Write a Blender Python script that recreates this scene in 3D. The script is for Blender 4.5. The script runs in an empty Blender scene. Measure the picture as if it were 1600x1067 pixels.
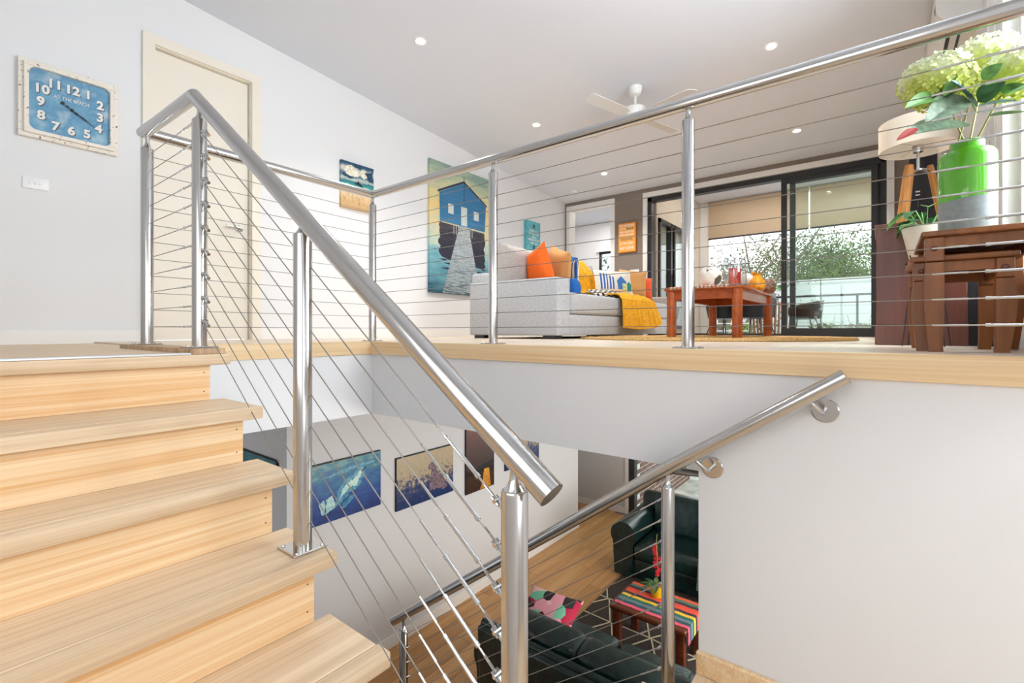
import bpy, bmesh, math, random
from mathutils import Vector, Matrix
R = random.Random(7)
pi = math.pi
S = bpy.context.scene
COL = S.collection

# ---------------------------------------------------------------- camera, sky, lights, exposure
AL = math.atan(580 / 742.0)
SA, CA = math.sin(AL), math.cos(AL)
CH, HY, FP = 0.075, 516.0, 742.0
cam = bpy.data.cameras.new('camera')
co = bpy.data.objects.new('camera', cam)
COL.objects.link(co)
co.location = (0, 0, CH)
co.rotation_euler = (pi / 2, 0, AL - pi / 2)
cam.sensor_width = 36
cam.lens = FP / 1600 * 36
cam.shift_y = -(533.5 - HY) / 1600
cam.clip_start = 0.02
S.camera = co
S.view_settings.view_transform = 'Standard'
S.view_settings.look = 'None'
S.view_settings.gamma = 1
S.view_settings.use_curve_mapping = False
S.view_settings.exposure = 0.22
try:
    S.cycles.max_bounces = 10
    S.cycles.transparent_max_bounces = 16
    S.cycles.sample_clamp_indirect = 10
    S.cycles.caustics_reflective = False
    S.cycles.caustics_refractive = False
except Exception:
    pass

w = bpy.data.worlds.new('sky')
S.world = w
w.use_nodes = True
nt = w.node_tree
nt.nodes.clear()
wo = nt.nodes.new('ShaderNodeOutputWorld')
bg = nt.nodes.new('ShaderNodeBackground')
tc = nt.nodes.new('ShaderNodeTexCoord')
nz = nt.nodes.new('ShaderNodeTexNoise')
nz.inputs['Scale'].default_value = 3.0
nz.inputs['Detail'].default_value = 6
cr = nt.nodes.new('ShaderNodeValToRGB')
cr.color_ramp.elements[0].position = 0.35
cr.color_ramp.elements[0].color = (0.72, 0.84, 1.0, 1)
cr.color_ramp.elements[1].position = 0.55
cr.color_ramp.elements[1].color = (1, 1, 1, 1)
nt.links.new(tc.outputs['Generated'], nz.inputs['Vector'])
nt.links.new(nz.outputs['Fac'], cr.inputs['Fac'])
nt.links.new(cr.outputs['Color'], bg.inputs['Color'])
bg.inputs['Strength'].default_value = 2.0
nt.links.new(bg.outputs[0], wo.inputs[0])


def area(name, loc, rot, sx, sy, power, col=(1, 1, 1)):
    l = bpy.data.lights.new(name, 'AREA')
    l.shape = 'RECTANGLE'
    l.size, l.size_y, l.energy, l.color = sx, sy, power, col
    o = bpy.data.objects.new(name, l)
    COL.objects.link(o)
    o.location = loc
    o.rotation_euler = rot
    return o


# side window daylight; the other area lights are added fill with no seen source
area('stairwell_fill', (0.2, -2.5, 0.8), (math.radians(88), 0, math.radians(-28)), 1.7, 2.0, 36, (0.93, 0.97, 1.0))  # added fill behind the camera, at the unseen rear opening
area('landing_fill', (-0.55, 0.6, 0.7), (math.radians(90), 0, math.radians(-90)), 1.6, 1.3, 13, (0.95, 0.975, 1.0))  # added fill in front of the solid left wall, lifts fascia and rails
area('under_terrace_fill', (8.6, 1.4, -0.6), (0, 0, 0), 1.6, 2.0, 60, (1, 1, 1))  # added fill below the deck to brighten the brick wall
area('side_window_daylight', (2.9, -1.35, 1.45), (math.radians(97), 0, math.radians(-8)), 2.0, 1.8, 160, (0.92, 0.965, 1.0))
area('lower_room_fill', (4.3, -0.9, -1.7), (math.radians(84), 0, 0), 3.2, 1.8, 85, (1.0, 0.96, 0.90))  # added fill for the dim lower room, no window there
area('far_room_fill', (7.6, 4.0, 2.19), (0, 0, 0), 0.8, 0.8, 18, (1.0, 0.98, 0.95))  # added fill so the far room is less dark
area('terrace_fill', (7.7, 1.0, 2.32), (0, 0, 0), 1.6, 2.6, 28, (1.0, 0.97, 0.93))  # added fill brightening the terrace and the far end of the living room


# ---------------------------------------------------------------- measuring helpers
def _ray(u, v):
    r = (u - 800.0) / FP
    return (r * SA + CA, -r * CA + SA, -(v - HY) / FP)


def PX(u, v, X):
    a, b, c = _ray(u, v); t = X / a
    return Vector((X, b * t, c * t + CH))


def PY(u, v, Y):
    a, b, c = _ray(u, v); t = Y / b
    return Vector((a * t, Y, c * t + CH))


def PZ(u, v, Z):
    a, b, c = _ray(u, v); t = (Z - CH) / c
    return Vector((a * t, b * t, Z))


def PF(u, v, F):
    a, b, c = _ray(u, v)
    return Vector((a * F, b * F, c * F + CH))


def lin(c):
    def f(x):
        x /= 255.0
        return x / 12.92 if x <= 0.04045 else ((x + 0.055) / 1.055) ** 2.4
    return (f(c[0]), f(c[1]), f(c[2]), 1)


# ---------------------------------------------------------------- materials
def mat(name, c, rough=0.5, metal=0.0, bump=0, bscale=200, var=0, vscale=8, emit=0, **k):
    m = bpy.data.materials.new(name)
    m.use_nodes = True
    t = m.node_tree
    b = t.nodes['Principled BSDF']
    b.inputs['Base Color'].default_value = lin(c)
    b.inputs['Roughness'].default_value = rough
    b.inputs['Metallic'].default_value = metal
    for kk, vv in k.items():
        b.inputs[kk.replace('_', ' ')].default_value = vv
    if emit:
        b.inputs['Emission Color'].default_value = lin(c)
        b.inputs['Emission Strength'].default_value = emit
    if bump or var:
        tcn = t.nodes.new('ShaderNodeTexCoord')
    if bump:
        n = t.nodes.new('ShaderNodeTexNoise')
        n.inputs['Scale'].default_value = bscale
        bp = t.nodes.new('ShaderNodeBump')
        bp.inputs['Strength'].default_value = bump
        bp.inputs['Distance'].default_value = 0.004
        t.links.new(tcn.outputs['Object'], n.inputs['Vector'])
        t.links.new(n.outputs['Fac'], bp.inputs['Height'])
        t.links.new(bp.outputs[0], b.inputs['Normal'])
    if var:
        n = t.nodes.new('ShaderNodeTexNoise')
        n.inputs['Scale'].default_value = vscale
        n.inputs['Detail'].default_value = 5
        r = t.nodes.new('ShaderNodeValToRGB')
        r.color_ramp.elements[0].color = lin([max(0, x * (1 - var)) for x in c])
        r.color_ramp.elements[1].color = lin([min(255, x * (1 + var)) for x in c])
        r.color_ramp.elements[0].position = 0.3
        r.color_ramp.elements[1].position = 0.7
        t.links.new(tcn.outputs['Object'], n.inputs['Vector'])
        t.links.new(n.outputs['Fac'], r.inputs['Fac'])
        t.links.new(r.outputs['Color'], b.inputs['Base Color'])
    return m


def wood(name, c1, c2, axis='X', rough=0.45, fine=30, along=1.2, rnd=0.25, streak=None, spec=0.5):
    """grain running along one axis; a random offset for every board"""
    m = bpy.data.materials.new(name)
    m.use_nodes = True
    t = m.node_tree
    N, L = t.nodes.new, t.links.new
    b = t.nodes['Principled BSDF']
    b.inputs['Roughness'].default_value = rough
    b.inputs['Specular IOR Level'].default_value = spec
    tcn = N('ShaderNodeTexCoord')
    oi = N('ShaderNodeObjectInfo')
    mp = N('ShaderNodeMapping')
    sc = {'X': (along, fine, fine), 'Y': (fine, along, fine), 'Z': (fine, fine, along)}[axis]
    mp.inputs['Scale'].default_value = sc
    add = N('ShaderNodeVectorMath'); add.operation = 'ADD'
    mul = N('ShaderNodeMath'); mul.operation = 'MULTIPLY'; mul.inputs[1].default_value = 37.0
    L(oi.outputs['Random'], mul.inputs[0])
    L(tcn.outputs['Object'], mp.inputs['Vector'])
    L(mp.outputs[0], add.inputs[0])
    L(mul.outputs[0], add.inputs[1])
    n = N('ShaderNodeTexNoise')
    n.inputs['Scale'].default_value = 1.0
    n.inputs['Detail'].default_value = 6
    n.inputs['Distortion'].default_value = 0.6
    L(add.outputs[0], n.inputs['Vector'])
    n2 = N('ShaderNodeTexNoise')
    n2.inputs['Scale'].default_value = 0.22
    n2.inputs['Detail'].default_value = 3
    L(add.outputs[0], n2.inputs['Vector'])
    mx = N('ShaderNodeMath'); mx.operation = 'ADD'
    m5 = N('ShaderNodeMath'); m5.operation = 'MULTIPLY'; m5.inputs[1].default_value = 0.5
    L(n.outputs['Fac'], mx.inputs[0]); L(n2.outputs['Fac'], mx.inputs[1]); L(mx.outputs[0], m5.inputs[0])
    r = N('ShaderNodeValToRGB')
    r.color_ramp.elements[0].position = 0.36
    r.color_ramp.elements[1].position = 0.62
    r.color_ramp.elements[0].color = lin(c2)
    r.color_ramp.elements[1].color = lin(c1)
    if streak:
        e = r.color_ramp.elements.new(0.3); e.color = lin(streak)
    L(m5.outputs[0], r.inputs['Fac'])
    hs = N('ShaderNodeHueSaturation')
    mr = N('ShaderNodeMapRange')
    mr.inputs['To Min'].default_value = 1 - rnd
    mr.inputs['To Max'].default_value = 1 + rnd * 0.4
    L(oi.outputs['Random'], mr.inputs['Value'])
    L(mr.outputs[0], hs.inputs['Value'])
    L(r.outputs['Color'], hs.inputs['Color'])
    L(hs.outputs[0], b.inputs['Base Color'])
    bp = N('ShaderNodeBump'); bp.inputs['Strength'].default_value = 0.08; bp.inputs['Distance'].default_value = 0.002
    L(n.outputs['Fac'], bp.inputs['Height']); L(bp.outputs[0], b.inputs['Normal'])
    return m


def ramp_mat(name, stops, axis='Z', lo=0, hi=1, rough=0.5, noise=0.0, nscale=6, stretch=(1, 1, 1)):
    """colour bands along an object axis broken up by noise (flat print)"""
    m = bpy.data.materials.new(name)
    m.use_nodes = True
    t = m.node_tree
    N, L = t.nodes.new, t.links.new
    b = t.nodes['Principled BSDF']
    b.inputs['Roughness'].default_value = rough
    tcn = N('ShaderNodeTexCoord'); sp = N('ShaderNodeSeparateXYZ')
    L(tcn.outputs['Object'], sp.inputs[0])
    mr = N('ShaderNodeMapRange'); mr.inputs['From Min'].default_value = lo; mr.inputs['From Max'].default_value = hi
    L(sp.outputs[axis], mr.inputs['Value'])
    mp = N('ShaderNodeMapping'); mp.inputs['Scale'].default_value = stretch
    L(tcn.outputs['Object'], mp.inputs[0])
    n = N('ShaderNodeTexNoise'); n.inputs['Scale'].default_value = nscale; n.inputs['Detail'].default_value = 7
    L(mp.outputs[0], n.inputs['Vector'])
    s = N('ShaderNodeMath'); s.operation = 'SUBTRACT'; s.inputs[1].default_value = 0.5
    L(n.outputs['Fac'], s.inputs[0])
    mu = N('ShaderNodeMath'); mu.operation = 'MULTIPLY'; mu.inputs[1].default_value = noise
    L(s.outputs[0], mu.inputs[0])
    ad = N('ShaderNodeMath'); ad.operation = 'ADD'
    L(mr.outputs[0], ad.inputs[0]); L(mu.outputs[0], ad.inputs[1])
    r = N('ShaderNodeValToRGB')
    el = r.color_ramp.elements
    el[0].position, el[0].color = stops[0][0], lin(stops[0][1])
    el[1].position, el[1].color = stops[-1][0], lin(stops[-1][1])
    for p, c in stops[1:-1]:
        e = el.new(p); e.color = lin(c)
    L(ad.outputs[0], r.inputs['Fac'])
    L(r.outputs['Color'], b.inputs['Base Color'])
    return m


def glass_mat(name, tint=(235, 245, 240), refl=0.9):
    m = bpy.data.materials.new(name)
    m.use_nodes = True
    t = m.node_tree
    t.nodes.clear()
    N, L = t.nodes.new, t.links.new
    o = N('ShaderNodeOutputMaterial'); mx = N('ShaderNodeMixShader')
    tr = N('ShaderNodeBsdfTransparent'); gl = N('ShaderNodeBsdfGlossy'); lw = N('ShaderNodeLayerWeight')
    lw.inputs['Blend'].default_value = 0.5
    pw = N('ShaderNodeMath'); pw.operation = 'POWER'; pw.inputs[1].default_value = 4.0
    mu = N('ShaderNodeMath'); mu.operation = 'MULTIPLY_ADD'; mu.inputs[1].default_value = 0.7 * refl; mu.inputs[2].default_value = 0.04 * refl
    tr.inputs['Color'].default_value = lin(tint)
    gl.inputs['Roughness'].default_value = 0.01
    L(lw.outputs['Facing'], pw.inputs[0]); L(pw.outputs[0], mu.inputs[0]); L(mu.outputs[0], mx.inputs[0]); L(tr.outputs[0], mx.inputs[1]); L(gl.outputs[0], mx.inputs[2])
    L(mx.outputs[0], o.inputs[0])
    return m


M = {}
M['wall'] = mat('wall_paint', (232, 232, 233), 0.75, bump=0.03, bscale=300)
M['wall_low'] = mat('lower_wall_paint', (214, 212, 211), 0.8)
M['ceil'] = mat('ceiling_paint', (224, 229, 238), 0.85)
M['trim'] = mat('trim_paint', (240, 238, 234), 0.4)
M['fanblade'] = mat('fan_blade_white', (214, 216, 216), 0.5)
M['cream'] = mat('door_cream_paint', (238, 230, 216), 0.4)
M['brown'] = mat('feature_wall_brown', (138, 126, 116), 0.8)
M['steel'] = mat('brushed_steel', (196, 194, 192), 0.17, 1.0)
M['steel_b'] = mat('bright_steel', (205, 205, 205), 0.12, 1.0)
M['wire'] = mat('wire_rope', (150, 146, 140), 0.35, 1.0)
M['tread'] = wood('tread_pine', (236, 212, 180), (210, 180, 144), 'X', 0.5, 115, 1.6, 0.04)
M['riser'] = wood('riser_pine', (248, 222, 182), (230, 180, 122), 'X', 0.42, 120, 1.2, 0.04)
M['edge'] = wood('edge_pine', (244, 218, 176), (226, 186, 134), 'Y', 0.42, 110, 1.2, 0.05)
M['edgeX'] = wood('edge_pine_x', (244, 218, 176), (226, 186, 134), 'X', 0.42, 110, 1.2, 0.05)
M['endgrain'] = wood('end_grain', (214, 184, 150), (160, 125, 92), 'Z', 0.6, 120, 2, 0.05)
M['upfloor'] = wood('upper_floor_oak', (226, 210, 190), (206, 188, 166), 'X', 0.35, 14, 0.7, 0.02)
M['plank'] = wood('lower_floor_oak', (216, 164, 104), (188, 134, 78), 'X', 0.4, 18, 1.0, 0.16)
M['mahog'] = wood('brown_cabinet_wood', (112, 66, 54), (86, 46, 38), 'Z', 0.3, 30, 1.5, 0.02)
M['table'] = wood('cherry_table_wood', (186, 92, 34), (150, 66, 22), 'X', 0.25, 20, 1.5, 0.05)
M['nest'] = wood('nest_table_wood', (158, 96, 44), (112, 64, 30), 'Z', 0.36, 24, 2.0, 0.12)
M['darktable'] = wood('dark_brown_wood', (118, 58, 34), (84, 38, 22), 'Y', 0.25, 20, 1.5, 0.05)
M['slat'] = wood('slat_wood', (198, 160, 122), (168, 128, 92), 'Z', 0.5, 30, 2, 0.15)
M['lampwood'] = wood('lamp_leg_wood', (214, 150, 74), (190, 124, 56), 'Z', 0.35, 30, 2, 0.05)
M['black'] = mat('black_frame', (38, 38, 40), 0.4)
M['blackp'] = mat('black_plastic', (26, 27, 32), 0.35)
M['alum'] = mat('aluminium_strip', (225, 228, 232), 0.35, 0.6)
M['sofa'] = mat('grey_sofa_fabric', (184, 186, 190), 0.9, bump=0.5, bscale=500, var=0.06, vscale=60)
M['sofa_d'] = mat('grey_cushion_fabric', (176, 168, 162), 0.9, bump=0.5, bscale=500, var=0.06, vscale=60)
M['orange'] = mat('orange_fabric', (246, 106, 20), 0.85, bump=0.3, bscale=400)
M['orange2'] = mat('coral_fabric', (238, 98, 52), 0.85)
M['tan'] = mat('tan_fabric', (214, 160, 98), 0.85, bump=0.3, bscale=400)
M['blue'] = mat('blue_fabric', (28, 96, 170), 0.85)
M['yellow'] = mat('mustard_throw', (232, 168, 24), 0.95, bump=0.8, bscale=260, var=0.1, vscale=40)
M['white'] = mat('white_fabric', (232, 226, 214), 0.9)
M['leather'] = mat('green_leather', (16, 38, 36), 0.28, bump=0.6, bscale=30, var=0.3, vscale=14)
M['knit'] = mat('grey_knit', (96, 104, 92), 0.95, bump=1.0, bscale=150, var=0.2, vscale=80)
M['rug'] = mat('dark_rug', (64, 54, 48), 1.0, bump=1.0, bscale=400, var=0.15, vscale=60)
M['rugline'] = mat('cream_rug_line', (206, 192, 164), 1.0)
M['jute'] = mat('jute', (196, 160, 104), 1.0, bump=1.0, bscale=160, var=0.2, vscale=120)
M['glass'] = glass_mat('window_glass', (246, 251, 248), 1.0)
M['clear'] = glass_mat('clear_glass', (250, 252, 253), 1.0)
M['blind'] = mat('beige_blind', (192, 168, 140), 0.9)
M['beige'] = mat('beige_wall', (196, 180, 160), 0.85)
M['deck'] = mat('deck_tiles', (188, 184, 178), 0.5)
M['leaf1'] = mat('tree_leaves_green', (84, 100, 58), 0.7, var=0.35, vscale=2)
M['leaf2'] = mat('tree_leaves_olive', (92, 100, 70), 0.7, var=0.35, vscale=2)
M['leaf3'] = mat('tree_leaves_lime', (118, 138, 70), 0.7, var=0.25, vscale=2)
M['bark'] = mat('bark', (128, 118, 104), 0.9, var=0.2)
M['green'] = mat('vase_green_glaze', (92, 176, 36), 0.08, Coat_Weight=0.6)
M['vgrey'] = mat('vase_grey_glaze', (140, 150, 150), 0.45, var=0.05, vscale=60)
M['vwhite'] = mat('white_ceramic', (224, 218, 208), 0.35, bump=0.2, bscale=60)
M['petal'] = ramp_mat('hydrangea_petal', [(0.0, (186, 198, 44)), (0.45, (208, 216, 120)), (1.0, (228, 232, 200))], 'Z', -0.09, 0.07, 0.7, 1.1, 22)
M['petal'].node_tree.nodes['Principled BSDF'].inputs['Subsurface Weight'].default_value = 0.0
M['lf_dark'] = mat('leaf_dark_green', (44, 92, 46), 0.5, var=0.2, vscale=40)
M['lf_mid'] = mat('leaf_mid_green', (98, 148, 74), 0.5, var=0.2, vscale=40)
M['lf_blue'] = mat('leaf_blue_green', (104, 138, 132), 0.5, var=0.2, vscale=40)
M['lf_sage'] = mat('leaf_sage', (120, 140, 116), 0.5, var=0.2, vscale=40)
M['lf_red'] = mat('leaf_red_tip', (176, 60, 52), 0.5)
M['stem'] = mat('stem_olive', (138, 136, 60), 0.5)
M['shade'] = mat('lamp_shade_linen', (238, 224, 204), 0.9, bump=0.3, bscale=500)
M['redc'] = mat('orange_red_candle', (240, 66, 34), 0.4)
M['honey'] = mat('amber_ceramic', (228, 152, 26), 0.2, var=0.15, vscale=30)
M['pebble'] = mat('pebbles', (126, 96, 78), 0.5, var=0.4, vscale=60)
M['yellowpot'] = mat('yellow_pot', (206, 170, 20), 0.4)
M['redflower'] = mat('red_orchid', (186, 18, 34), 0.5)
M['brick'] = mat('brown_brick', (112, 84, 78), 0.85, var=0.3, vscale=7)
M['mortar'] = mat('mortar', (226, 222, 216), 0.9)
M['conc'] = mat('concrete', (190, 188, 184), 0.85, var=0.15, vscale=4)
M['switch'] = mat('switch_plastic', (240, 240, 240), 0.3)
M['frost'] = mat('pale_fence_panel', (222, 226, 227), 0.5)
M['numw'] = mat('distressed_white_paint', (236, 232, 224), 0.6)
M['shadow'] = mat('numeral_dark', (70, 80, 92), 0.6)
M['iron'] = mat('clock_hand_black', (24, 26, 30), 0.5)
M['emit'] = mat('downlight_lamp', (255, 248, 235), 0.5, emit=22)


def distressed(name, base, chip):
    m = mat(name, base, 0.55)
    t = m.node_tree
    N, L = t.nodes.new, t.links.new
    tcn = N('ShaderNodeTexCoord'); n = N('ShaderNodeTexNoise'); n.inputs['Scale'].default_value = 55; n.inputs['Detail'].default_value = 4
    r = N('ShaderNodeValToRGB'); e = r.color_ramp.elements
    e[0].position, e[0].color = 0.63, lin(base)
    e[1].position, e[1].color = 0.66, lin(chip)
    L(tcn.outputs['Object'], n.inputs['Vector']); L(n.outputs['Fac'], r.inputs['Fac']); L(r.outputs[0], t.nodes['Principled BSDF'].inputs['Base Color'])
    return m


M['clockframe'] = distressed('distressed_cream_frame', (238, 230, 218), (92, 66, 54))
M['clockface'] = ramp_mat('weathered_blue_face', [(0.0, (160, 190, 204)), (0.3, (112, 164, 194)), (0.6, (92, 148, 184)), (1.0, (176, 200, 210))], 'Z', -0.5, 0.5, 0.5, 2.4, 9)

# ---------------------------------------------------------------- mesh helpers
WM = {}


def finish(bm, sharp=0.6):
    bmesh.ops.recalc_face_normals(bm, faces=bm.faces)
    for f in bm.faces:
        f.smooth = True
    for e in bm.edges:
        if len(e.link_faces) == 2 and e.calc_face_angle(0) > sharp:
            e.smooth = False


def add(name, bm, m, parent=None, local=False, sharp=0.6, recalc=True, loc=None, rot=None, **props):
    """one mesh object; geometry given in world coordinates unless local"""
    if parent is not None and not local:
        bm.transform(WM[parent.name].inverted())
    W = WM[parent.name] if parent is not None else Matrix.Identity(4)
    mt = Matrix.Identity(4)
    if loc is not None:
        if parent is not None and not local:
            loc = W.inverted() @ Vector(loc)
        mt = Matrix.Translation(loc)
        if rot is not None:
            mt = mt @ rot.to_4x4()
        if not local:
            bm.transform(mt.inverted())
    if recalc:
        finish(bm, sharp)
    else:
        for f in bm.faces:
            f.smooth = True
    me = bpy.data.meshes.new(name)
    bm.to_mesh(me)
    bm.free()
    ms = m if isinstance(m, (list, tuple)) else [m]
    for q in ms:
        me.materials.append(M[q] if isinstance(q, str) else q)
    o = bpy.data.objects.new(name, me)
    COL.objects.link(o)
    if parent is not None:
        o.parent = parent
    o.matrix_basis = mt
    WM[o.name] = W @ mt
    for k, v in props.items():
        o[k] = v
    return o


def thing(name, label, cat, loc=(0, 0, 0), rz=0, group=None, kind=None):
    o = bpy.data.objects.new(name, None)
    COL.objects.link(o)
    o.empty_display_size = 0.1
    o.location = loc
    o.rotation_euler = (0, 0, rz)
    WM[o.name] = Matrix.Translation(loc) @ Matrix.Rotation(rz, 4, 'Z')
    if label:
        o['label'] = label
    if cat:
        o['category'] = cat
    if group:
        o['group'] = group
    if kind:
        o['kind'] = kind
    return o


def tag(o, label, cat, group=None):
    o['label'] = label
    o['category'] = cat
    if group:
        o['group'] = group
    return o


def B():
    return bmesh.new()


def box(bm, x0, x1, y0, y1, z0, z1, mi=0):
    v = [bm.verts.new(p) for p in [(x0, y0, z0), (x1, y0, z0), (x1, y1, z0), (x0, y1, z0), (x0, y0, z1), (x1, y0, z1), (x1, y1, z1), (x0, y1, z1)]]
    for f in [(0, 3, 2, 1), (4, 5, 6, 7), (0, 1, 5, 4), (1, 2, 6, 5), (2, 3, 7, 6), (3, 0, 4, 7)]:
        ff = bm.faces.new([v[i] for i in f])
        ff.material_index = mi
    return bm


def rbox(x0, x1, y0, y1, z0, z1, r=0.01, seg=2):
    bm = B()
    box(bm, x0, x1, y0, y1, z0, z1)
    bmesh.ops.bevel(bm, geom=list(bm.edges), offset=r, segments=seg, profile=0.5, affect='EDGES')
    return bm


def join(a, b):
    me = bpy.data.meshes.new('tmp'); b.to_mesh(me); b.free(); a.from_mesh(me); bpy.data.meshes.remove(me)
    return a


def tube(bm, pts, r, seg=16, cap=True, radii=None):
    pts = [Vector(p) for p in pts]
    n = len(pts)
    d0 = (pts[1] - pts[0]).normalized()
    up = Vector((0, 0, 1)) if abs(d0.z) < 0.9 else Vector((1, 0, 0))
    s = d0.cross(up).normalized(); q = s.cross(d0).normalized()
    rings = []
    prev = d0
    for i in range(n):
        din = (pts[i] - pts[i - 1]).normalized() if i > 0 else d0
        dout = (pts[i + 1] - pts[i]).normalized() if i < n - 1 else din
        if i > 0:
            rot = prev.rotation_difference(din)
            s = rot @ s; q = rot @ q
            prev = din
        nm = (din + dout)
        nm = nm.normalized() if nm.length > 1e-6 else din
        rr = radii[i] if radii else r
        ring = []
        for k in range(seg):
            a = 2 * pi * k / seg
            off = s * (math.cos(a) * rr) + q * (math.sin(a) * rr)
            t = -(off.dot(nm)) / max(0.2, din.dot(nm))
            ring.append(bm.verts.new(pts[i] + off + din * t))
        rings.append(ring)
    for i in range(n - 1):
        for k in range(seg):
            bm.faces.new([rings[i][k], rings[i][(k + 1) % seg], rings[i + 1][(k + 1) % seg], rings[i + 1][k]])
    if cap:
        bm.faces.new(list(reversed(rings[0]))); bm.faces.new(rings[-1])
    return bm


def lathe(bm, prof, c=(0, 0, 0), seg=28, capb=True, capt=True, a0=0, a1=2 * pi):
    full = abs(a1 - a0 - 2 * pi) < 1e-6
    rings = []
    ns = seg if full else seg + 1
    for r, z in prof:
        rings.append([bm.verts.new((c[0] + r * math.cos(a0 + (a1 - a0) * k / seg), c[1] + r * math.sin(a0 + (a1 - a0) * k / seg), c[2] + z)) for k in range(ns)])
    for i in range(len(rings) - 1):
        for k in range(seg):
            k2 = (k + 1) % seg if full else k + 1
            try:
                bm.faces.new([rings[i][k], rings[i][k2], rings[i + 1][k2], rings[i + 1][k]])
            except ValueError:
                pass
    if capb and prof[0][0] > 1e-5:
        bm.faces.new(list(reversed(rings[0])))
    if capt and prof[-1][0] > 1e-5:
        bm.faces.new(rings[-1])
    return bm


def prism(bm, poly, f, d0, d1):
    """poly of (a,b); f(a,b,d) -> point"""
    A = [bm.verts.new(f(a, b, d0)) for a, b in poly]
    C = [bm.verts.new(f(a, b, d1)) for a, b in poly]
    n = len(poly)
    bm.faces.new(A); bm.faces.new(list(reversed(C)))
    for i in range(n):
        bm.faces.new([A[i], A[(i + 1) % n], C[(i + 1) % n], C[i]])
    return bm


def grid(bm, fn, nu, nv, closeu=False, mi=0):
    V = [[bm.verts.new(fn(i / nu, j / nv)) for j in range(nv + 1)] for i in range(nu + (0 if closeu else 1))]
    for i in range(nu):
        i2 = (i + 1) % nu if closeu else i + 1
        for j in range(nv):
            f = bm.faces.new([V[i][j], V[i2][j], V[i2][j + 1], V[i][j + 1]])
            f.material_index = mi
    return V


def sheet(fn, nu, nv, th):
    """a cloth with thickness"""
    bm = B()
    grid(bm, fn, nu, nv)
    bmesh.ops.recalc_face_normals(bm, faces=bm.faces)
    g = bmesh.ops.solidify(bm, geom=list(bm.faces), thickness=th)
    return bm


def pillow(w, h, t, n=12, pinch=0.06):
    """soft cushion centred on the origin, lying in the local X-Z plane, thickness along Y"""
    bm = B()
    def f(sgn):
        def g(u, v):
            a, b = 2 * u - 1, 2 * v - 1
            k = max(0.0, (1 - abs(a) ** 3.0)) ** 0.5 * max(0.0, (1 - abs(b) ** 3.0)) ** 0.5
            px = a * w / 2 * (1 - pinch * (1 - b * b))
            pz = b * h / 2 * (1 - pinch * (1 - a * a))
            return Vector((px, sgn * (t / 2 * k + 0.004), pz))
        return g
    A = grid(bm, f(1), n, n)
    C = grid(bm, f(-1), n, n)
    bd = []
    for i in range(n):
        bm.faces.new([A[i][0], A[i + 1][0], C[i + 1][0], C[i][0]])
        bm.faces.new([A[i][n], A[i + 1][n], C[i + 1][n], C[i][n]])
        bm.faces.new([A[0][i], A[0][i + 1], C[0][i + 1], C[0][i]])
        bm.faces.new([A[n][i], A[n][i + 1], C[n][i + 1], C[n][i]])
    return bm


def text_bm(s, size, extrude=0.0, align='CENTER', bold=0.0, shear=0.0, width=None):
    cu = bpy.data.curves.new('txt', 'FONT')
    cu.body = s
    cu.size = size
    cu.extrude = extrude
    cu.offset = bold
    cu.align_x = align
    cu.align_y = 'CENTER'
    cu.shear = shear
    cu.resolution_u = 3
    o = bpy.data.objects.new('txt', cu)
    COL.objects.link(o)
    dg = bpy.context.evaluated_depsgraph_get()
    me = bpy.data.meshes.new_from_object(o.evaluated_get(dg))
    bm = B()
    bm.from_mesh(me)
    bpy.data.meshes.remove(me)
    bpy.data.objects.remove(o)
    bpy.data.curves.remove(cu)
    if width and bm.verts:
        xs = [v.co.x for v in bm.verts]
        cw = max(xs) - min(xs)
        c = (max(xs) + min(xs)) / 2
        k = width / cw
        for v in bm.verts:
            v.co.x = (v.co.x - c) * k
    return bm


WA = 4.06          # long left wall
XB = 6.59          # back wall
LY = 3.68          # lower picture wall
LF = -2.93         # lower floor
RISE = 0.183
CEIL = lambda x: 2.118 + (6.59 - x) * 0.073


def on_wallA(bm, cx, cz, y, rot=0):
    """text lying in XY -> on wall A (faces -Y)"""
    bm.transform(Matrix.Translation((cx, y, cz)) @ Matrix.Rotation(pi / 2, 4, 'X'))
    return bm


def on_back(bm, cy, cz, x):
    """text in XY -> on the back wall facing -X (text runs towards -Y)"""
    bm.transform(Matrix.Translation((x, cy, cz)) @ Matrix.Rotation(-pi / 2, 4, 'Z') @ Matrix.Rotation(pi / 2, 4, 'X'))
    return bm


def struct(name, bm, m, parent=None, **k):
    o = add(name, bm, m, parent, **k)
    if parent is None:
        o['kind'] = 'structure'
    return o


# ================================================================ STRUCTURE
# upper floor
bm = B()
box(bm, 1.96, XB + 0.1, -0.9, 2.72, -0.03, 0)
box(bm, 0.76, XB + 0.1, 2.74, WA + 0.1, -0.03, 0)
struct('floor', bm, 'upfloor')
bm = B(); box(bm, -0.6, 0.7605, 1.985, WA + 0.1, -0.04, -0.010)
struct('floor.001', bm, 'tread')
# slab under it: shows as the white fascia and is the ceiling of the lower room
bm = B()
box(bm, 1.95, 6.7, -3.2, 2.73, -0.486, -0.031)
box(bm, 0.76, 6.7, 2.73, 5.4, -0.486, -0.031)
box(bm, 6.7, 7.45, -3.2, 5.4, -0.486, -0.31)
box(bm, -1.2, 0.70, 2.16, 5.4, -0.486, -0.041)
struct('ceiling', bm, 'wall')
# timber edge boards
struct('trim_1', rbox(1.935, 1.96, -1.6, 2.735, -0.086, 0.001, 0.002, 1), 'edge')
struct('trim_2', rbox(0.76, 1.96, 2.72, 2.745, -0.086, 0.001, 0.002, 1), 'edgeX')
bm = B()
struct('trim_3', rbox(0.63, 0.745, 1.955, 2.86, -0.012, 0.008, 0.001, 1), 'endgrain')

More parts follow.
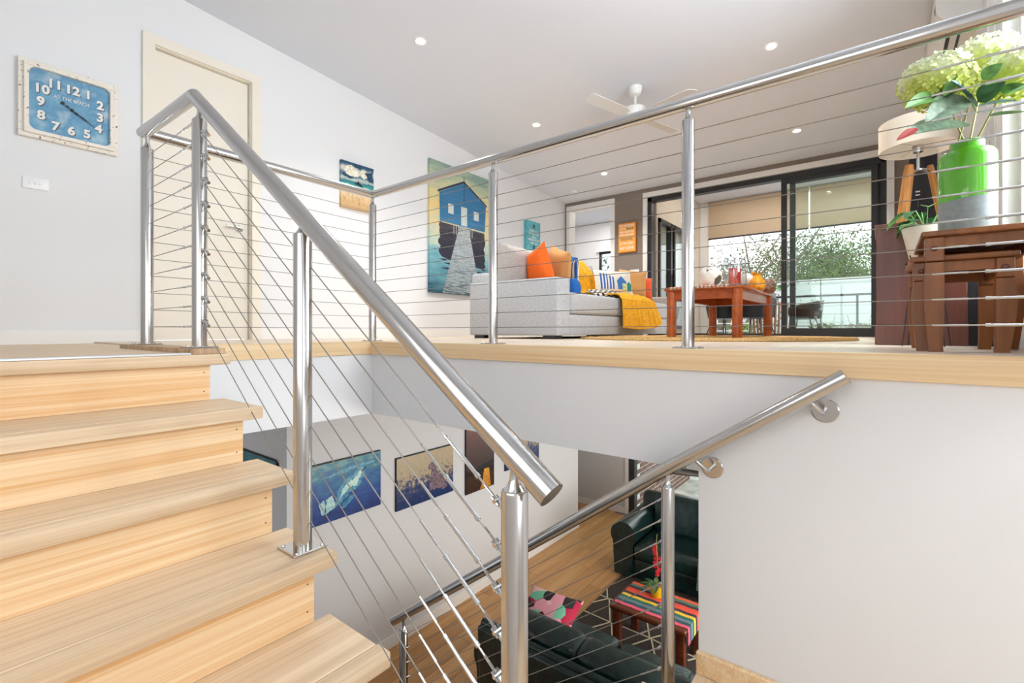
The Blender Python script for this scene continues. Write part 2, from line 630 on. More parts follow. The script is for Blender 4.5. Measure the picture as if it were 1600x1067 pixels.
# raked ceiling
bm = B()
v = [bm.verts.new(p) for p in [(-2.5, -2.8, CEIL(-2.5)), (XB + 0.1, -2.8, CEIL(XB + 0.1)), (XB + 0.1, WA + 0.1, CEIL(XB + 0.1)), (-2.5, WA + 0.1, CEIL(-2.5))]]
v2 = [bm.verts.new(q.co + Vector((0, 0, 0.12))) for q in v]
bm.faces.new(v); bm.faces.new(v2)
for i in range(4):
    bm.faces.new([v[i], v[(i + 1) % 4], v2[(i + 1) % 4], v2[i]])
struct('ceiling.001', bm, 'ceil')

# wall A with door opening
bm = B()
for x0, x1, z0, z1 in [(-2.5, 1.05, -0.05, 2.95), (1.775, XB + 0.1, -0.05, 2.95), (1.05, 1.775, 2.12, 2.95)]:
    box(bm, x0, x1, WA, WA + 0.12, z0, z1)
struct('wall_left', bm, 'wall')
bm = B()
box(bm, -2.5, 1.017, WA - 0.014, WA, -0.01, 0.075)
box(bm, 1.81, XB, WA - 0.014, WA, 0, 0.085)
struct('baseboard_left', bm, 'trim')
# door
d = thing('door_1', 'cream flush interior door with a lever handle in the white wall', None, (1.1, WA + 0.03, 0), kind='structure')
bm = B()
prism(bm, [(1.017, -0.01), (1.087, -0.01), (1.087, 2.09), (1.74, 2.09), (1.74, 0), (1.81, 0), (1.81, 2.16), (1.017, 2.16)], lambda a, b, q: (a, q, b), WA - 0.022, WA)
add('door_casing', bm, 'cream', d)
bm = B()
box(bm, 1.05, 1.095, WA, WA + 0.11, -0.01, 2.12); box(bm, 1.735, 1.775, WA, WA + 0.11, -0.01, 2.12); box(bm, 1.095, 1.735, WA, WA + 0.11, 2.085, 2.12)
add('door_jamb', bm, 'cream', d)
add('door_panel', rbox(1.099, 1.731, WA + 0.035, WA + 0.07, 0.004, 2.08, 0.002, 1), 'cream', d)
hc = PY(372, 357, WA + 0.03)
bm = B()
lathe(bm, [(0.026, 0), (0.026, 0.008), (0.012, 0.012), (0.009, 0.05)], (0, 0, 0), 20)
bm.transform(Matrix.Translation((hc.x + 0.01, WA + 0.035, hc.z)) @ Matrix.Rotation(pi / 2, 4, 'X'))
tube(bm, [(hc.x + 0.01, WA - 0.01, hc.z), (hc.x - 0.10, WA - 0.012, hc.z)], 0.009, 10)
add('handle', bm, 'steel', d, label='round satin steel lever handle')

# back wall (brown) with doorway and sliding door openings
bm = B()
zc = 2.15
for y0, y1, z0, z1 in [(4.0, WA + 0.12, 0, zc), (2.70, 3.22, 0, zc), (-0.39, -0.065, 0, zc), (3.22, 4.0, 2.03, zc), (-0.065, 2.70, 2.03, zc)]:
    box(bm, XB, XB + 0.14, y0, y1, z0, z1)
struct('wall_back', bm, 'brown')
bm = B()
prism(bm, [(4.023, 0), (3.965, 0), (3.965, 1.99), (3.245, 1.99), (3.245, 0), (3.182, 0), (3.182, 2.06), (4.023, 2.06)], lambda a, b, q: (q, a, b), XB - 0.02, XB + 0.16)
struct('trim_4', bm, 'trim')
bm = B()
prism(bm, [(2.739, 0), (2.675, 0), (2.675, 1.985), (-0.03, 1.985), (-0.03, 0), (-0.095, 0), (-0.095, 2.055), (2.739, 2.055)], lambda a, b, q: (q, a, b), XB - 0.02, XB + 0.16)
struct('trim_5', bm, 'trim')
# stairwell shell around the camera, with an unseen tall opening added behind for light
bm = B()
box(bm, -0.72, -0.6, -2.8, WA, -3.2, 3.0)
box(bm, -0.72, 2.05, -2.8, -2.68, -3.2, -0.2); box(bm, -0.72, -0.3, -2.8, -2.68, -0.2, 3.0); box(bm, 1.7, 2.05, -2.8, -2.68, -0.2, 3.0); box(bm, -0.3, 1.7, -2.8, -2.68, 2.0, 3.0)
box(bm, 2.08, 2.2, -2.8, -0.60, 0, 3.0)
struct('wall_stairwell', bm, 'wall')
# right wall : solid between the window and the back wall
bm = B()
box(bm, 3.30, XB + 0.14, -0.59, -0.47, 0, 2.5)
box(bm, 0.2, 3.30, -0.59, -0.47, 0, 0.28)
box(bm, 0.2, 3.30, -0.59, -0.47, 2.3, 2.6)
struct('wall_right', bm, 'wall')
bm = B()
box(bm, XB - 0.02, XB, -0.47, -0.385, 0, 2.1); box(bm, 3.77, 3.79, -0.475, -0.462, 0, 2.3); box(bm, 3.55, 3.56, -0.475, -0.462, 0, 2.3)
box(bm, 3.27, 3.33, -0.60, -0.455, 0.28, 2.3)
struct('trim_6', bm, 'trim')
wn = thing('window_1', 'tall white-framed side window beside the nest of tables', None, (2.4, -0.55, 0.28), kind='structure')
bm = B()
for x in (0.9, 2.05, 3.22):
    box(bm, x, x + 0.05, -0.56, -0.51, 0.28, 2.3)
box(bm, 0.9, 3.27, -0.56, -0.51, 0.28, 0.33); box(bm, 0.9, 3.27, -0.56, -0.51, 2.25, 2.3)
add('window_frame', bm, 'trim', wn)
bm = B(); box(bm, 0.95, 3.22, -0.54, -0.534, 0.33, 2.25)
add('pane', bm, 'clear', wn)
# room seen through the doorway
bm = B()
box(bm, XB + 0.14, 8.5, 5.1, 5.2, 0, 2.4); box(bm, XB + 0.14, 8.5, 2.72, 2.8, 0, 2.4)
for y0, y1, z0, z1 in [(4.44, 5.2, 0, 2.4), (2.72, 3.9, 0, 2.4), (3.9, 4.44, 0, 0.85), (3.9, 4.44, 1.66, 2.4)]:
    box(bm, 8.5, 8.6, y0, y1, z0, z1)
box(bm, XB + 0.0, XB + 0.14, WA + 0.12, 5.2, 0, 2.4)
struct('wall_far_room', bm, 'wall')
bm = B(); box(bm, XB + 0.14, 8.6, 2.72, 5.2, 2.22, 2.3); struct('ceiling.002', bm, 'ceil')
bm = B(); box(bm, XB + 0.1, 8.6, 2.72, 5.2, -0.03, 0); struct('floor.001', bm, 'upfloor')
wn = thing('window_2', 'small black-framed window in the white room beyond the doorway', None, (8.5, 4.17, 0.85), kind='structure')
bm = B()
prism(bm, [(3.9, 0.85), (4.44, 0.85), (4.44, 1.66), (3.9, 1.66)], lambda a, b, q: (q, a, b), 8.52, 8.53)
add('pane', bm, 'glass', wn)
bm = B()
for y0, y1, z0, z1 in [(3.9, 4.44, 1.58, 1.66), (3.9, 3.93, 0.85, 1.66), (4.40, 4.44, 0.85, 1.66), (3.9, 4.44, 0.85, 0.88), (4.16, 4.19, 0.85, 1.66)]:
    box(bm, 8.49, 8.54, y0, y1, z0, z1)
add('window_frame', bm, 'black', wn)
bm = B(); box(bm, 8.44, 8.5, 3.86, 4.48, 1.62, 1.66); add('blind_box', bm, 'trim', wn)

# sliding door
sd = thing('door_2', 'black-framed glass sliding door opening to the covered terrace', None, (XB + 0.05, 1.3, 0), kind='structure')
bm = B()
X0, X1 = XB + 0.01, XB + 0.12
box(bm, X0, X1, -0.03, 2.675, 1.92, 1.985); box(bm, X0, X1, -0.03, 2.675, 0.0, 0.035)
box(bm, X0, X1, 2.62, 2.675, 0, 1.985); box(bm, X0, X1, -0.03, 0.02, 0, 1.985)
add('door_frame', bm, 'black', sd)


def sash(y0, y1, x0, name='sash', z1=1.92):
    b = B()
    box(b, x0, x0 + 0.04, y0, y0 + 0.06, 0.035, z1); box(b, x0, x0 + 0.04, y1 - 0.06, y1, 0.035, z1)
    box(b, x0, x0 + 0.04, y0 + 0.06, y1 - 0.06, z1 - 0.06, z1); box(b, x0, x0 + 0.04, y0 + 0.06, y1 - 0.06, 0.035, 0.10)
    s = add(name, b, 'black', sd)
    b = B(); box(b, x0 + 0.017, x0 + 0.023, y0 + 0.06, y1 - 0.06, 0.10, z1 - 0.06)
    add('pane', b, 'glass', s)
    return s


s1 = sash(0.045, 0.985, XB + 0.02)
s2 = sash(0.005, 0.90, XB + 0.07)
bm = B()
q = PX(1229, 420, XB)
tube(bm, [(XB + 0.015, 0.945, q.z + 0.12), (XB - 0.03, 0.945, q.z + 0.08), (XB - 0.03, 0.945, q.z - 0.08), (XB + 0.015, 0.945, q.z - 0.12)], 0.009, 8)
add('handle', bm, 'black', sd)

# terrace beyond
TX, TY, TZ = 8.84, 2.6, 2.35
bm = B(); box(bm, XB + 0.14, 11.6, -3.5, TY + 0.1, -0.30, -0.15); struct('floor.002', bm, 'deck')
bm = B(); box(bm, XB + 0.14, TX + 0.2, -3.5, TY + 0.1, TZ, TZ + 0.1); struct('ceiling.003', bm, 'ceil')
bm = B()
box(bm, XB + 0.15, 6.80, TY, TY + 0.1, -0.15, TZ); box(bm, 6.80, 8.2, TY, TY + 0.1, 1.72, TZ)
box(bm, 8.2, TX + 0.1, TY, TY + 0.1, -0.15, TZ); box(bm, 6.80, 8.2, TY, TY + 0.1, -0.15, 0.1)
struct('wall_terrace', bm, 'beige')
bm = B(); box(bm, TX, TX + 0.1, 2.45, 2.6, -0.15, TZ); box(bm, TX, TX + 0.1, -3.5, -3.3, -0.15, TZ)
struct('trim_7', bm, 'trim')
wn = thing('window_3', 'black-framed side window of the terrace seen past the open slider', None, (7.5, TY, 0.1), kind='structure')
bm = B()
for x in (6.80, 7.27, 7.42, 8.15):
    box(bm, x, x + 0.05, TY - 0.03, TY + 0.05, 0.1, 1.72)
box(bm, 6.80, 8.2, TY - 0.03, TY + 0.05, 1.66, 1.72); box(bm, 6.80, 8.2, TY - 0.03, TY + 0.05, 0.1, 0.15)
add('window_frame', bm, 'black', wn)
bm = B(); box(bm, 6.85, 8.15, TY + 0.01, TY + 0.016, 0.15, 1.66); add('pane', bm, 'glass', wn)
bm = B(); box(bm, 7.34, 7.37, TY - 0.06, TY - 0.03, 0.75, 0.95); add('handle', bm, 'black', wn)

rb = thing('roller_blind', 'wide beige roller blind half lowered at the far side of the terrace', 'blind', (TX - 0.02, 1.0, 1.69))
bm = B(); box(bm, TX - 0.03, TX - 0.024, 0.93, 2.45, 1.69, TZ - 0.06); add('fabric', bm, 'blind', rb)
bm = B(); tube(bm, [(TX - 0.027, 0.93, 1.69), (TX - 0.027, 2.45, 1.69)], 0.014, 10); add('bottom_bar', bm, 'black', rb)
bm = B(); tube(bm, [(TX - 0.03, 0.93, TZ - 0.04), (TX - 0.03, 2.45, TZ - 0.04)], 0.035, 12); add('roller', bm, 'blind', rb)
rb = thing('roller_blind', 'beige roller blind behind the closed glass door panel, right of the other', 'blind', (TX - 0.02, -0.6, 1.69))
bm = B(); box(bm, TX - 0.03, TX - 0.024, -3.3, 0.91, 1.69, TZ - 0.06); add('fabric', bm, 'blind', rb)
bm = B(); tube(bm, [(TX - 0.027, -3.3, 1.69), (TX - 0.027, 0.91, 1.69)], 0.014, 10); add('bottom_bar', bm, 'black', rb)
bm = B(); tube(bm, [(TX - 0.03, -3.3, TZ - 0.04), (TX - 0.03, 0.91, TZ - 0.04)], 0.035, 12); add('roller', bm, 'blind', rb)

# ---- lower level
pl = thing('floor.003', None, None, (4, 2, LF), kind='structure')
bm = B(); box(bm, -1.5, 7.3, -3.2, 5.4, LF - 0.1, LF - 0.012); add('subfloor', bm, 'shadow', pl)
pm = None
row = 0
y = -0.3
meshes = {}
while y < 4.9:
    x = 1.6 - R.random() * 1.2
    while x < 7.25:
        L_ = 1.22
        x1 = min(x + L_, 7.27)
        if x1 - x > 0.05:
            key = round(x1 - x, 2)
            if key not in meshes:
                b = rbox(0, x1 - x - 0.003, 0, 0.187, -0.012, 0, 0.0015, 1)
                finish(b)
                me = bpy.data.meshes.new('plank'); b.to_mesh(me); b.free(); me.materials.append(M['plank'])
                meshes[key] = me
            o = bpy.data.objects.new('plank', meshes[key]); COL.objects.link(o)
            o.parent = pl
            o.location = (x - 4, y - 2, 0)
        x += L_
    y += 0.19
    row += 1
LXA, LXB, XR = 1.843, 6.346, 7.28
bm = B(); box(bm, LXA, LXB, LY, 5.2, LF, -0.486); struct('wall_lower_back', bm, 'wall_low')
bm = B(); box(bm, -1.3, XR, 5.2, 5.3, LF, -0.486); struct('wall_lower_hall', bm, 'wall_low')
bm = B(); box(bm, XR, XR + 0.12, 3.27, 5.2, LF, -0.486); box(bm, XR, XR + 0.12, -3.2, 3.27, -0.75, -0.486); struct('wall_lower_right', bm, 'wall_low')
bm = B(); box(bm, 1.95, 2.05, -3.2, 0.58, LF, -0.486); struct('wall_stair', bm, 'wall')
bm = B(); box(bm, LXA - 0.0, LXB + 0.014, LY - 0.014, LY, LF, LF + 0.11); struct('baseboard_lower_back', bm, 'trim')
bm = B(); box(bm, XR - 0.014, XR, 3.27, 5.2, LF, LF + 0.1); struct('baseboard_lower_right', bm, 'trim')
struct('baseboard_stair', rbox(1.928, 1.95, -3.2, 0.585, -1.283, -1.196, 0.004, 1), 'riser')
ld = thing('door_3', 'black-framed glass door behind the far green sofa downstairs', None, (XR + 0.05, 1.7, LF), kind='structure')
bm = B()
for y0, y1 in [(3.17, 3.27), (1.6, 1.66), (0.0, 0.06)]:
    box(bm, XR - 0.01, XR + 0.1, y0, y1, LF, -0.75)
box(bm, XR, XR + 0.1, 0, 3.2, LF, LF + 0.04); box(bm, XR, XR + 0.1, 0, 3.2, -0.81, -0.75)
add('door_frame', bm, 'black', ld)
bm = B(); box(bm, XR + 0.05, XR + 0.056, 0.06, 3.17, LF + 0.04, -0.81); add('pane', bm, 'glass', ld)
bm = B(); box(bm, XR - 0.02, XR, 3.27, 3.33, LF, -0.70); struct('trim_8', bm, 'trim')
# outdoor brick wall: bricks one by one
bw = thing('wall_brick', None, None, (XR + 0.2, 3.2, LF - 0.1), kind='structure')
bm = B(); box(bm, XR + 0.13, 10.0, 3.1935, 3.4, LF - 0.2, -0.5); add('mortar_bed', bm, 'mortar', bw)
bmesh_b = rbox(0, 0.226, -0.010, 0.03, 0, 0.073, 0.002, 1)
finish(bmesh_b)
bme = bpy.data.meshes.new('brick'); bmesh_b.to_mesh(bme); bmesh_b.free(); bme.materials.append(M['brick'])
nb = 0
for r_ in range(12, 25):
    z = -0.1 + 0.083 * r_ * 1.0
    for c_ in range(11):
        if nb >= 290:
            break
        o = bpy.data.objects.new('brick', bme); COL.objects.link(o); o.parent = bw
        o.location = (-0.05 + 0.236 * c_ + (0.118 if r_ % 2 else 0), 0.0 + R.uniform(-0.002, 0.002), z)
        nb += 1
for r_ in range(0, 12):
    z = -0.1 + 0.083 * r_
    for c_ in range(11):
        o = bpy.data.objects.new('brick', bme); COL.objects.link(o); o.parent = bw
        o.location = (-0.05 + 0.236 * c_ + (0.118 if r_ % 2 else 0), 0.0 + R.uniform(-0.002, 0.002), z)
bm = B(); box(bm, XR + 0.12, 40, -25, 12, LF - 0.3, LF - 0.1); struct('floor.004', bm, 'conc')

# ---------------------------------------------------------------- staircase (upper flight and lower flight)
st = thing('staircase', 'pale pine staircase of wide boards climbing to the upper hall', 'stairs', (0.2, 1.0, -1.283), kind='structure')
del st['category']
nose = [1.945, 1.665, 1.460, 1.215, 0.976, 0.740, 0.505]
XE = 0.748
for k in range(7):
    z = -RISE * k - (0.012 if k == 0 else 0)
    yb = nose[k - 1] + 0.03 if k else 1.99
    t = add('tread', rbox(-0.55, XE, nose[k] + 0.052, yb, z - 0.04, z, 0.002, 1), 'tread', st)
    add('nosing', rbox(-0.55, XE + (0.006 if k else 0.012), nose[k], nose[k] + 0.0505, z - 0.041, z - 0.0005, 0.004, 2), 'tread', t)
    zb = -RISE * (k + 1)
    r_ = add('riser', rbox(-0.55, 0.70, nose[k] + 0.028, nose[k] + 0.048, zb, z - 0.0405, 0.001, 1), 'riser', st)
    bm = B()
    for zz in (0.25, 0.78):
        c = (0.68, nose[k] + 0.028, zb + (z - 0.04 - zb) * zz)
        lathe(bm, [(0.0022, 0), (0.0022, 0.0006)], (0, 0, 0), 8)
        for vv in bm.verts[-16:]:
            vv.co = Vector((c[0] + vv.co.x, c[1] - vv.co.z - 0.0002, c[2] + vv.co.y))
    add('nail', bm, 'iron', r_)
add('nosing_strip', rbox(-0.55, 0.63, 1.944, 1.985, -0.0125, -0.006, 0.001, 1), 'alum', st, label='thin bright aluminium strip along the top nosing')
bm = B()
pf = [(nose[0] + 0.05, -0.06)]
for k in range(7):
    pf += [(nose[k] + 0.05, -RISE * (k + 1) - 0.042), (nose[min(k + 1, 6)] + 0.05 if k < 6 else 0.555, -RISE * (k + 1) - 0.042)]
pf += [(0.70, -1.45), (2.1, -0.45), (2.1, -0.06)]
# boxed stringer below the treads
bm = B()
for k in range(7):
    box(bm, 0.66, 0.695, nose[k] + 0.05, (nose[k - 1] if k else 2.16) + 0.05, -RISE * (k + 1) - 0.32, -RISE * k - 0.05)
add('stringer', bm, 'wall', st)
# landing and lower flight
ls = thing('staircase', 'pale pine lower flight dropping beside the white wall', 'stairs', (1.5, 0.6, -2.93), kind='structure')
del ls['category']
add('landing', rbox(-0.8, 1.995, -2.6, 0.585, -1.323, -1.283, 0.003, 1), 'tread', ls)
for j in range(1, 9):
    z = -1.283 - RISE * j
    add('tread', rbox(1.0, 2.0, 0.585 + 0.25 * (j - 1) - 0.03, 0.585 + 0.25 * j, z - 0.04, z, 0.003, 1), 'tread', ls)
for j in range(0, 9):
    z = -1.283 - RISE * j
    add('riser', rbox(1.02, 1.97, 0.585 + 0.25 * j - 0.05, 0.585 + 0.25 * j - 0.03, z - RISE, z - 0.0405, 0.001, 1), 'riser', ls)


# ---------------------------------------------------------------- balustrades
RR = 0.0262


def post(par, x, y, z0, z1, zr, rot=0, plate=True):
    bm = B()
    lathe(bm, [(0.0254, z0), (0.0254, z1 - 0.004), (0.0235, z1), (0.010, z1 + 0.001)], (x, y, 0), 32)
    p = add('post', bm, 'steel', par)
    bm = B()
    lathe(bm, [(0.022, z1 - 0.001), (0.016, z1 + 0.006), (0.0105, z1 + 0.018), (0.0088, z1 + 0.03), (0.0088, zr - RR * 0.7)], (x, y, 0), 16, capb=False)
    add('neck', bm, 'steel_b', p)
    if plate:
        b2 = rbox(-0.05, 0.05, -0.05, 0.05, 0, 0.006, 0.002, 1)
        for sx in (-1, 1):
            for sy in (-1, 1):
                lathe(b2, [(0.006, 0.006), (0.005, 0.009)], (sx * 0.038, sy * 0.038, 0), 8)
        b2.transform(Matrix.Translation((x, y, z0)) @ Matrix.Rotation(rot, 4, 'Z'))
        add('base_plate', b2, 'steel', p)
    return p


def cable(par, pts, turn=None, clevis=None):
    """wire rope with swaged turnbuckle near one end. turn: (point index pair end, distance from end, length)"""
    bm = B()
    tube(bm, pts, 0.0017, 6)
    c = add('cable', bm, 'wire', par)
    if turn:
        a, b = Vector(turn[0]), Vector(turn[1])
        d = (a - b).normalized()      # from b (fixed end) outwards along the cable
        L0, ln = turn[2], turn[3]
        bm = B()
        p0 = b + d * L0
        k = ln
        tube(bm, [p0, p0 + d * 0.10 * k, p0 + d * 0.101 * k, p0 + d * 0.14 * k, p0 + d * 0.141 * k, p0 + d * 0.56 * k, p0 + d * 0.561 * k, p0 + d * 0.60 * k, p0 + d * 0.601 * k, p0 + d * 0.72 * k, p0 + d * 0.721 * k, p0 + d * 1.0 * k], 0.003, 10,
             radii=[0.0022, 0.0022, 0.0052, 0.0052, 0.0042, 0.0042, 0.0052, 0.0052, 0.0022, 0.0022, 0.0034, 0.0028])
        add('turnbuckle', bm, 'steel_b', c)
    if clevis:
        a, b = Vector(clevis[0]), Vector(clevis[1])   # b at post surface, a towards cable
        d = (a - b).normalized()
        s = d.cross(Vector((0, 0, 1))).normalized()
        bm = B()
        for sg in (-1, 1):
            tube(bm, [b + s * sg * 0.0055 + d * 0.0, b + s * sg * 0.0055 + d * 0.02], 0.004, 8, radii=[0.0042, 0.0036])
        tube(bm, [b - s * 0.010 + d * 0.010, b + s * 0.010 + d * 0.010], 0.0042, 10)
        tube(bm, [b - d * 0.010, b + d * 0.004], 0.0055, 10)
        tube(bm, [b + d * 0.02, b + d * 0.05], 0.0028, 8)
        add('clevis', bm, 'steel_b', c)
    return c


# landing and living-room balustrade
lb = thing('balustrade', 'brushed steel cable balustrade along the upper floor edge and its corner', 'railing', (1.985, 2.775, 0))
A1 = Vector((0.70, 2.13, 1.0)); A2 = Vector((0.695, 2.735, 1.005)); A3 = Vector((1.985, 2.775, 1.008)); A4 = Vector((1.985, -1.2, 1.008))
bm = B()
rail_pts = [(0.70, 2.13, 0.995), A2, A3, A4]
tube(bm, rail_pts, RR, 28)
add('handrail', bm, 'steel', lb)
post(lb, 0.70, 2.715, 0.008, 0.925, 1.005)
post(lb, 1.99, 2.778, 0, 0.94, 1.008)
post(lb, 1.99, 1.687, 0, 0.94, 1.008)
post(lb, 1.99, 0.634, 0, 0.94, 1.008)
for k in range(11):
    z = 0.0907 + 0.0800 * k
    # short run between the two landing posts
    cable(lb, [(0.70, 2.09, z), (0.70, 2.70, z)], ((0.70, 2.70, z), (0.70, 2.10, z), 0.02, 0.20))
    # long run along the hall, then towards the camera side
    cable(lb, [(0.71, 2.715, z), (1.985, 2.778, z), (1.985, -1.2, z)], ((1.985, 1, z), (1.985, -0.42, z), 0.0, 0.30))

# stair handrail and its cables
sb = thing('stair_balustrade', 'brushed steel handrail and sloping cables beside the upper flight', 'railing', (0.7, 1.3, -0.55))
bm = B()
tube(bm, [(0.70, 2.13, 0.995), (0.695, 0.455, -0.2125)], RR, 32)
# mitred end at the top
add('handrail', bm, 'steel', sb)
post(sb, 0.70, 2.075, 0.008, 0.885, 0.955)
post(sb, 0.705, 1.315, -2.999 * RISE, 0.352, 0.405)
post(sb, 0.70, 0.541, -6 * RISE, -0.222, -0.152)
for k in range(9):
    p0 = Vector((0.71, 2.065, 0.828 - 0.0906 * k))
    p1 = Vector((0.72, 1.312, 0.267 - 0.0914 * k))
    p2 = Vector((0.70, 0.575, -0.257 - 0.0835 * k))
    c = cable(sb, [p0, p1, p2], (p1, p2, 0.045, 0.24), (p1, p2))
    d = (p1 - p0).normalized()
    bm = B()
    f = Vector((0.705, 2.046, p0.z + 0.005))
    tube(bm, [f + Vector((-0.004, 0.004, 0)), f + Vector((0.006, -0.012, 0))], 0.008, 10)
    tube(bm, [f + Vector((0.004, -0.012, -0.003)), f + Vector((0.006, -0.03, -0.018))], 0.0062, 10)
    add('clevis', bm, 'steel_b', c)

# lower flight handrail
lw = thing('lower_stair_balustrade', 'grey steel handrail on wall brackets with cables down the lower flight', 'railing', (1.87, 0.675, -1.466))
K0 = Vector((1.87, 0.094, -0.074)); K1 = Vector((1.87, 0.671, -0.469)); K2 = Vector((1.87, 2.395, -1.729))
bm = B(); tube(bm, [K0, K1], RR, 28); add('handrail', bm, 'steel', lw)
bm = B(); tube(bm, [K1, K2], RR, 28); add('handrail', bm, 'steel', lw)
bm = B(); tube(bm, [K1 + Vector((0.0, 0.0, 0)), Vector((2.0, 0.64, -0.503)), Vector((2.08, 0.59, -0.52))], RR * 0.95, 16); add('return_rail', bm, 'steel', lw)
post(lw, 1.87, 0.675, -1.466, -0.545, -0.47)
post(lw, 1.87, 2.30, -2.564, -1.745, -1.66)
for by, bz, ry in [(0.157, -0.201, 0.195), (0.527, -0.462, 0.572)]:
    bm = B()
    lathe(bm, [(0.041, 0), (0.041, 0.004), (0.038, 0.006)], (0, 0, 0), 28)
    bm.transform(Matrix.Translation((1.95, by, bz)) @ Matrix.Rotation(-pi / 2, 4, 'Y'))
    br = add('wall_bracket', bm, 'steel', lw, sharp=0.3)
    rz_ = K0.z + (ry - K0.y) / (K1.y - K0.y) * (K1.z - K0.z)
    bm = B()
    tube(bm, [(1.946, by, bz), (1.905, by + 0.002, bz - 0.002), (1.885, by + 0.012, bz + 0.008), (1.872, ry, rz_ - RR * 0.8)], 0.0065, 12)
    add('bracket_arm', bm, 'steel_b', br)
for k in range(9):
    p0 = Vector((1.87, 0.70, -0.600 - 0.0848 * k)); p1 = Vector((1.87, 2.28, -1.787 + 0.02 - 0.0876 * k))
    bm = B()
    c = cable(lw, [p0, p1], (p1, p0, 0.04, 0.10) if False else None, (p1, p0))
    d = (p1 - p0).normalized()
    bm = B(); tube(bm, [p0 + d * 0.03, p0 + d * 0.11], 0.003, 8)
    add('swage', bm, 'steel_b', c)
    bm = B(); tube(bm, [p1 - d * 0.05, p1], 0.0035, 8)
    add('end_fitting', bm, 'steel_b', c)

# ================================================================ CEILING THINGS
def on_ceiling(bm, u, v, h=0.0):
    a, b, c = _ray(u, v)
    t = (2.118 + 6.59 * .073 - CH) / (c + .073 * a)
    p = Vector((a * t, b * t, c * t + CH))
    bm.transform(Matrix.Translation(p) @ Matrix.Rotation(math.atan(0.073), 4, 'Y'))
    return p


for u, v, lab in [(657, 64, 'recessed downlight high on the left of the ceiling, nearest the door'),
                  (1205, 72, 'large bright recessed downlight right of the fan, nearest the wire flowers'),
                  (838, 195, 'recessed downlight above the boat shed picture, left of the fan'),
                  (1245, 204, 'recessed downlight between the fan and the drum lamp shade'),
                  (944, 271, 'small recessed downlight near the smoke alarm at the far left end')]:
    bm = B(); lathe(bm, [(0.034, -0.001), (0.034, -0.004), (0.046, -0.007), (0.050, -0.001)], (0, 0, 0), 28, capb=False, capt=False)
    p = on_ceiling(bm, u, v)
    t = thing('downlight', lab, 'ceiling light', p, group='downlights')
    add('trim_ring', bm, 'trim', t)
    bm = B(); lathe(bm, [(0.034, -0.003), (0.001, -0.003)], (0, 0, 0), 24, capb=False)
    on_ceiling(bm, u, v)
    add('lamp', bm, 'emit', t)
    l = bpy.data.lights.new('downlight_beam', 'SPOT')
    l.energy = 102; l.spot_size = math.radians(120); l.spot_blend = 1; l.shadow_soft_size = 0.04; l.color = (1, 0.97, 0.93)
    lo = bpy.data.objects.new('downlight_beam', l); COL.objects.link(lo); lo.location = p + Vector((0, 0, -0.02))
bm = B(); lathe(bm, [(0.05, 0), (0.05, -0.022), (0.042, -0.035), (0.02, -0.038), (0.0, -0.038)], (0, 0, 0), 28)
p = on_ceiling(bm, 898, 298)
tag(add('smoke_alarm', bm, 'trim', loc=p), 'round white smoke alarm on the ceiling near the back wall corner', 'smoke alarm')

# ceiling fan
FX, FY = 4.12, 1.79
fz = CEIL(FX)
fan = thing('ceiling_fan', 'white four-blade ceiling fan hanging on a short rod', 'fan', (FX, FY, fz))
bm = B(); lathe(bm, [(0.062, 0), (0.062, -0.03), (0.05, -0.07), (0.022, -0.085)], (FX, FY, fz), 28); add('canopy', bm, 'trim', fan)
bm = B(); tube(bm, [(FX, FY, fz - 0.08), (FX, FY, fz - 0.19)], 0.012, 12); add('rod', bm, 'trim', fan)
bm = B(); lathe(bm, [(0.03, -0.18), (0.085, -0.19), (0.10, -0.205), (0.10, -0.245), (0.112, -0.25), (0.112, -0.275), (0.085, -0.305), (0.02, -0.315)], (FX, FY, fz), 32); add('motor_housing', bm, 'trim', fan)
tp = PZ(1083, 140, 2.08)
a0 = math.radians(-16)
for k in range(4):
    a = a0 + k * pi / 2
    bm = B()
    pts = [(0.10, -0.030), (0.16, -0.055), (0.55, -0.060), (0.575, -0.055), (0.59, -0.03), (0.60, 0.03), (0.595, 0.060), (0.16, 0.055), (0.10, 0.030)]
    prism(bm, pts, lambda x, y, q: (x, y, q + 0.16 * y), -0.003, 0.003)
    bm.transform(Matrix.Translation((FX, FY, fz - 0.262)) @ Matrix.Rotation(a, 4, 'Z'))
    add('blade', bm, 'fanblade', fan)

# air conditioner
ac = thing('air_conditioner', 'white wall air conditioner in the top right corner above the steel rail', 'air conditioner', (4.4, -0.47, 2.0))
zt = 2.235
prof = [(-0.47, 2.0), (-0.33, 2.0), (-0.275, 2.05), (-0.262, 2.09), (-0.262, zt), (-0.47, zt)]
bm = B(); prism(bm, prof, lambda a, b, q: (q, a, b), 4.01, 4.82)
add('casing', bm, 'trim', ac)
bm = B(); box(bm, 4.06, 4.77, -0.345, -0.325, 1.997, 2.003); add('louvre', bm, 'black', ac)
bm = B(); box(bm, 4.06, 4.77, -0.395, -0.38, 1.997, 2.002); add('louvre', bm, 'black', ac)
bm = B(); box(bm, 4.09, 4.13, -0.262, -0.2605, 2.12, 2.15); box(bm, 4.03, 4.035, -0.262, -0.2605, 2.07, 2.13); add('badge', bm, 'shadow', ac)

# ================================================================ WALL THINGS
# clock
ck = thing('wall_clock', 'square distressed cream-framed wall clock with a weathered blue face', 'clock', (0.645, WA, 1.46))
cx0, cx1, cz0, cz1 = 0.413, 0.878, 1.236, 1.702


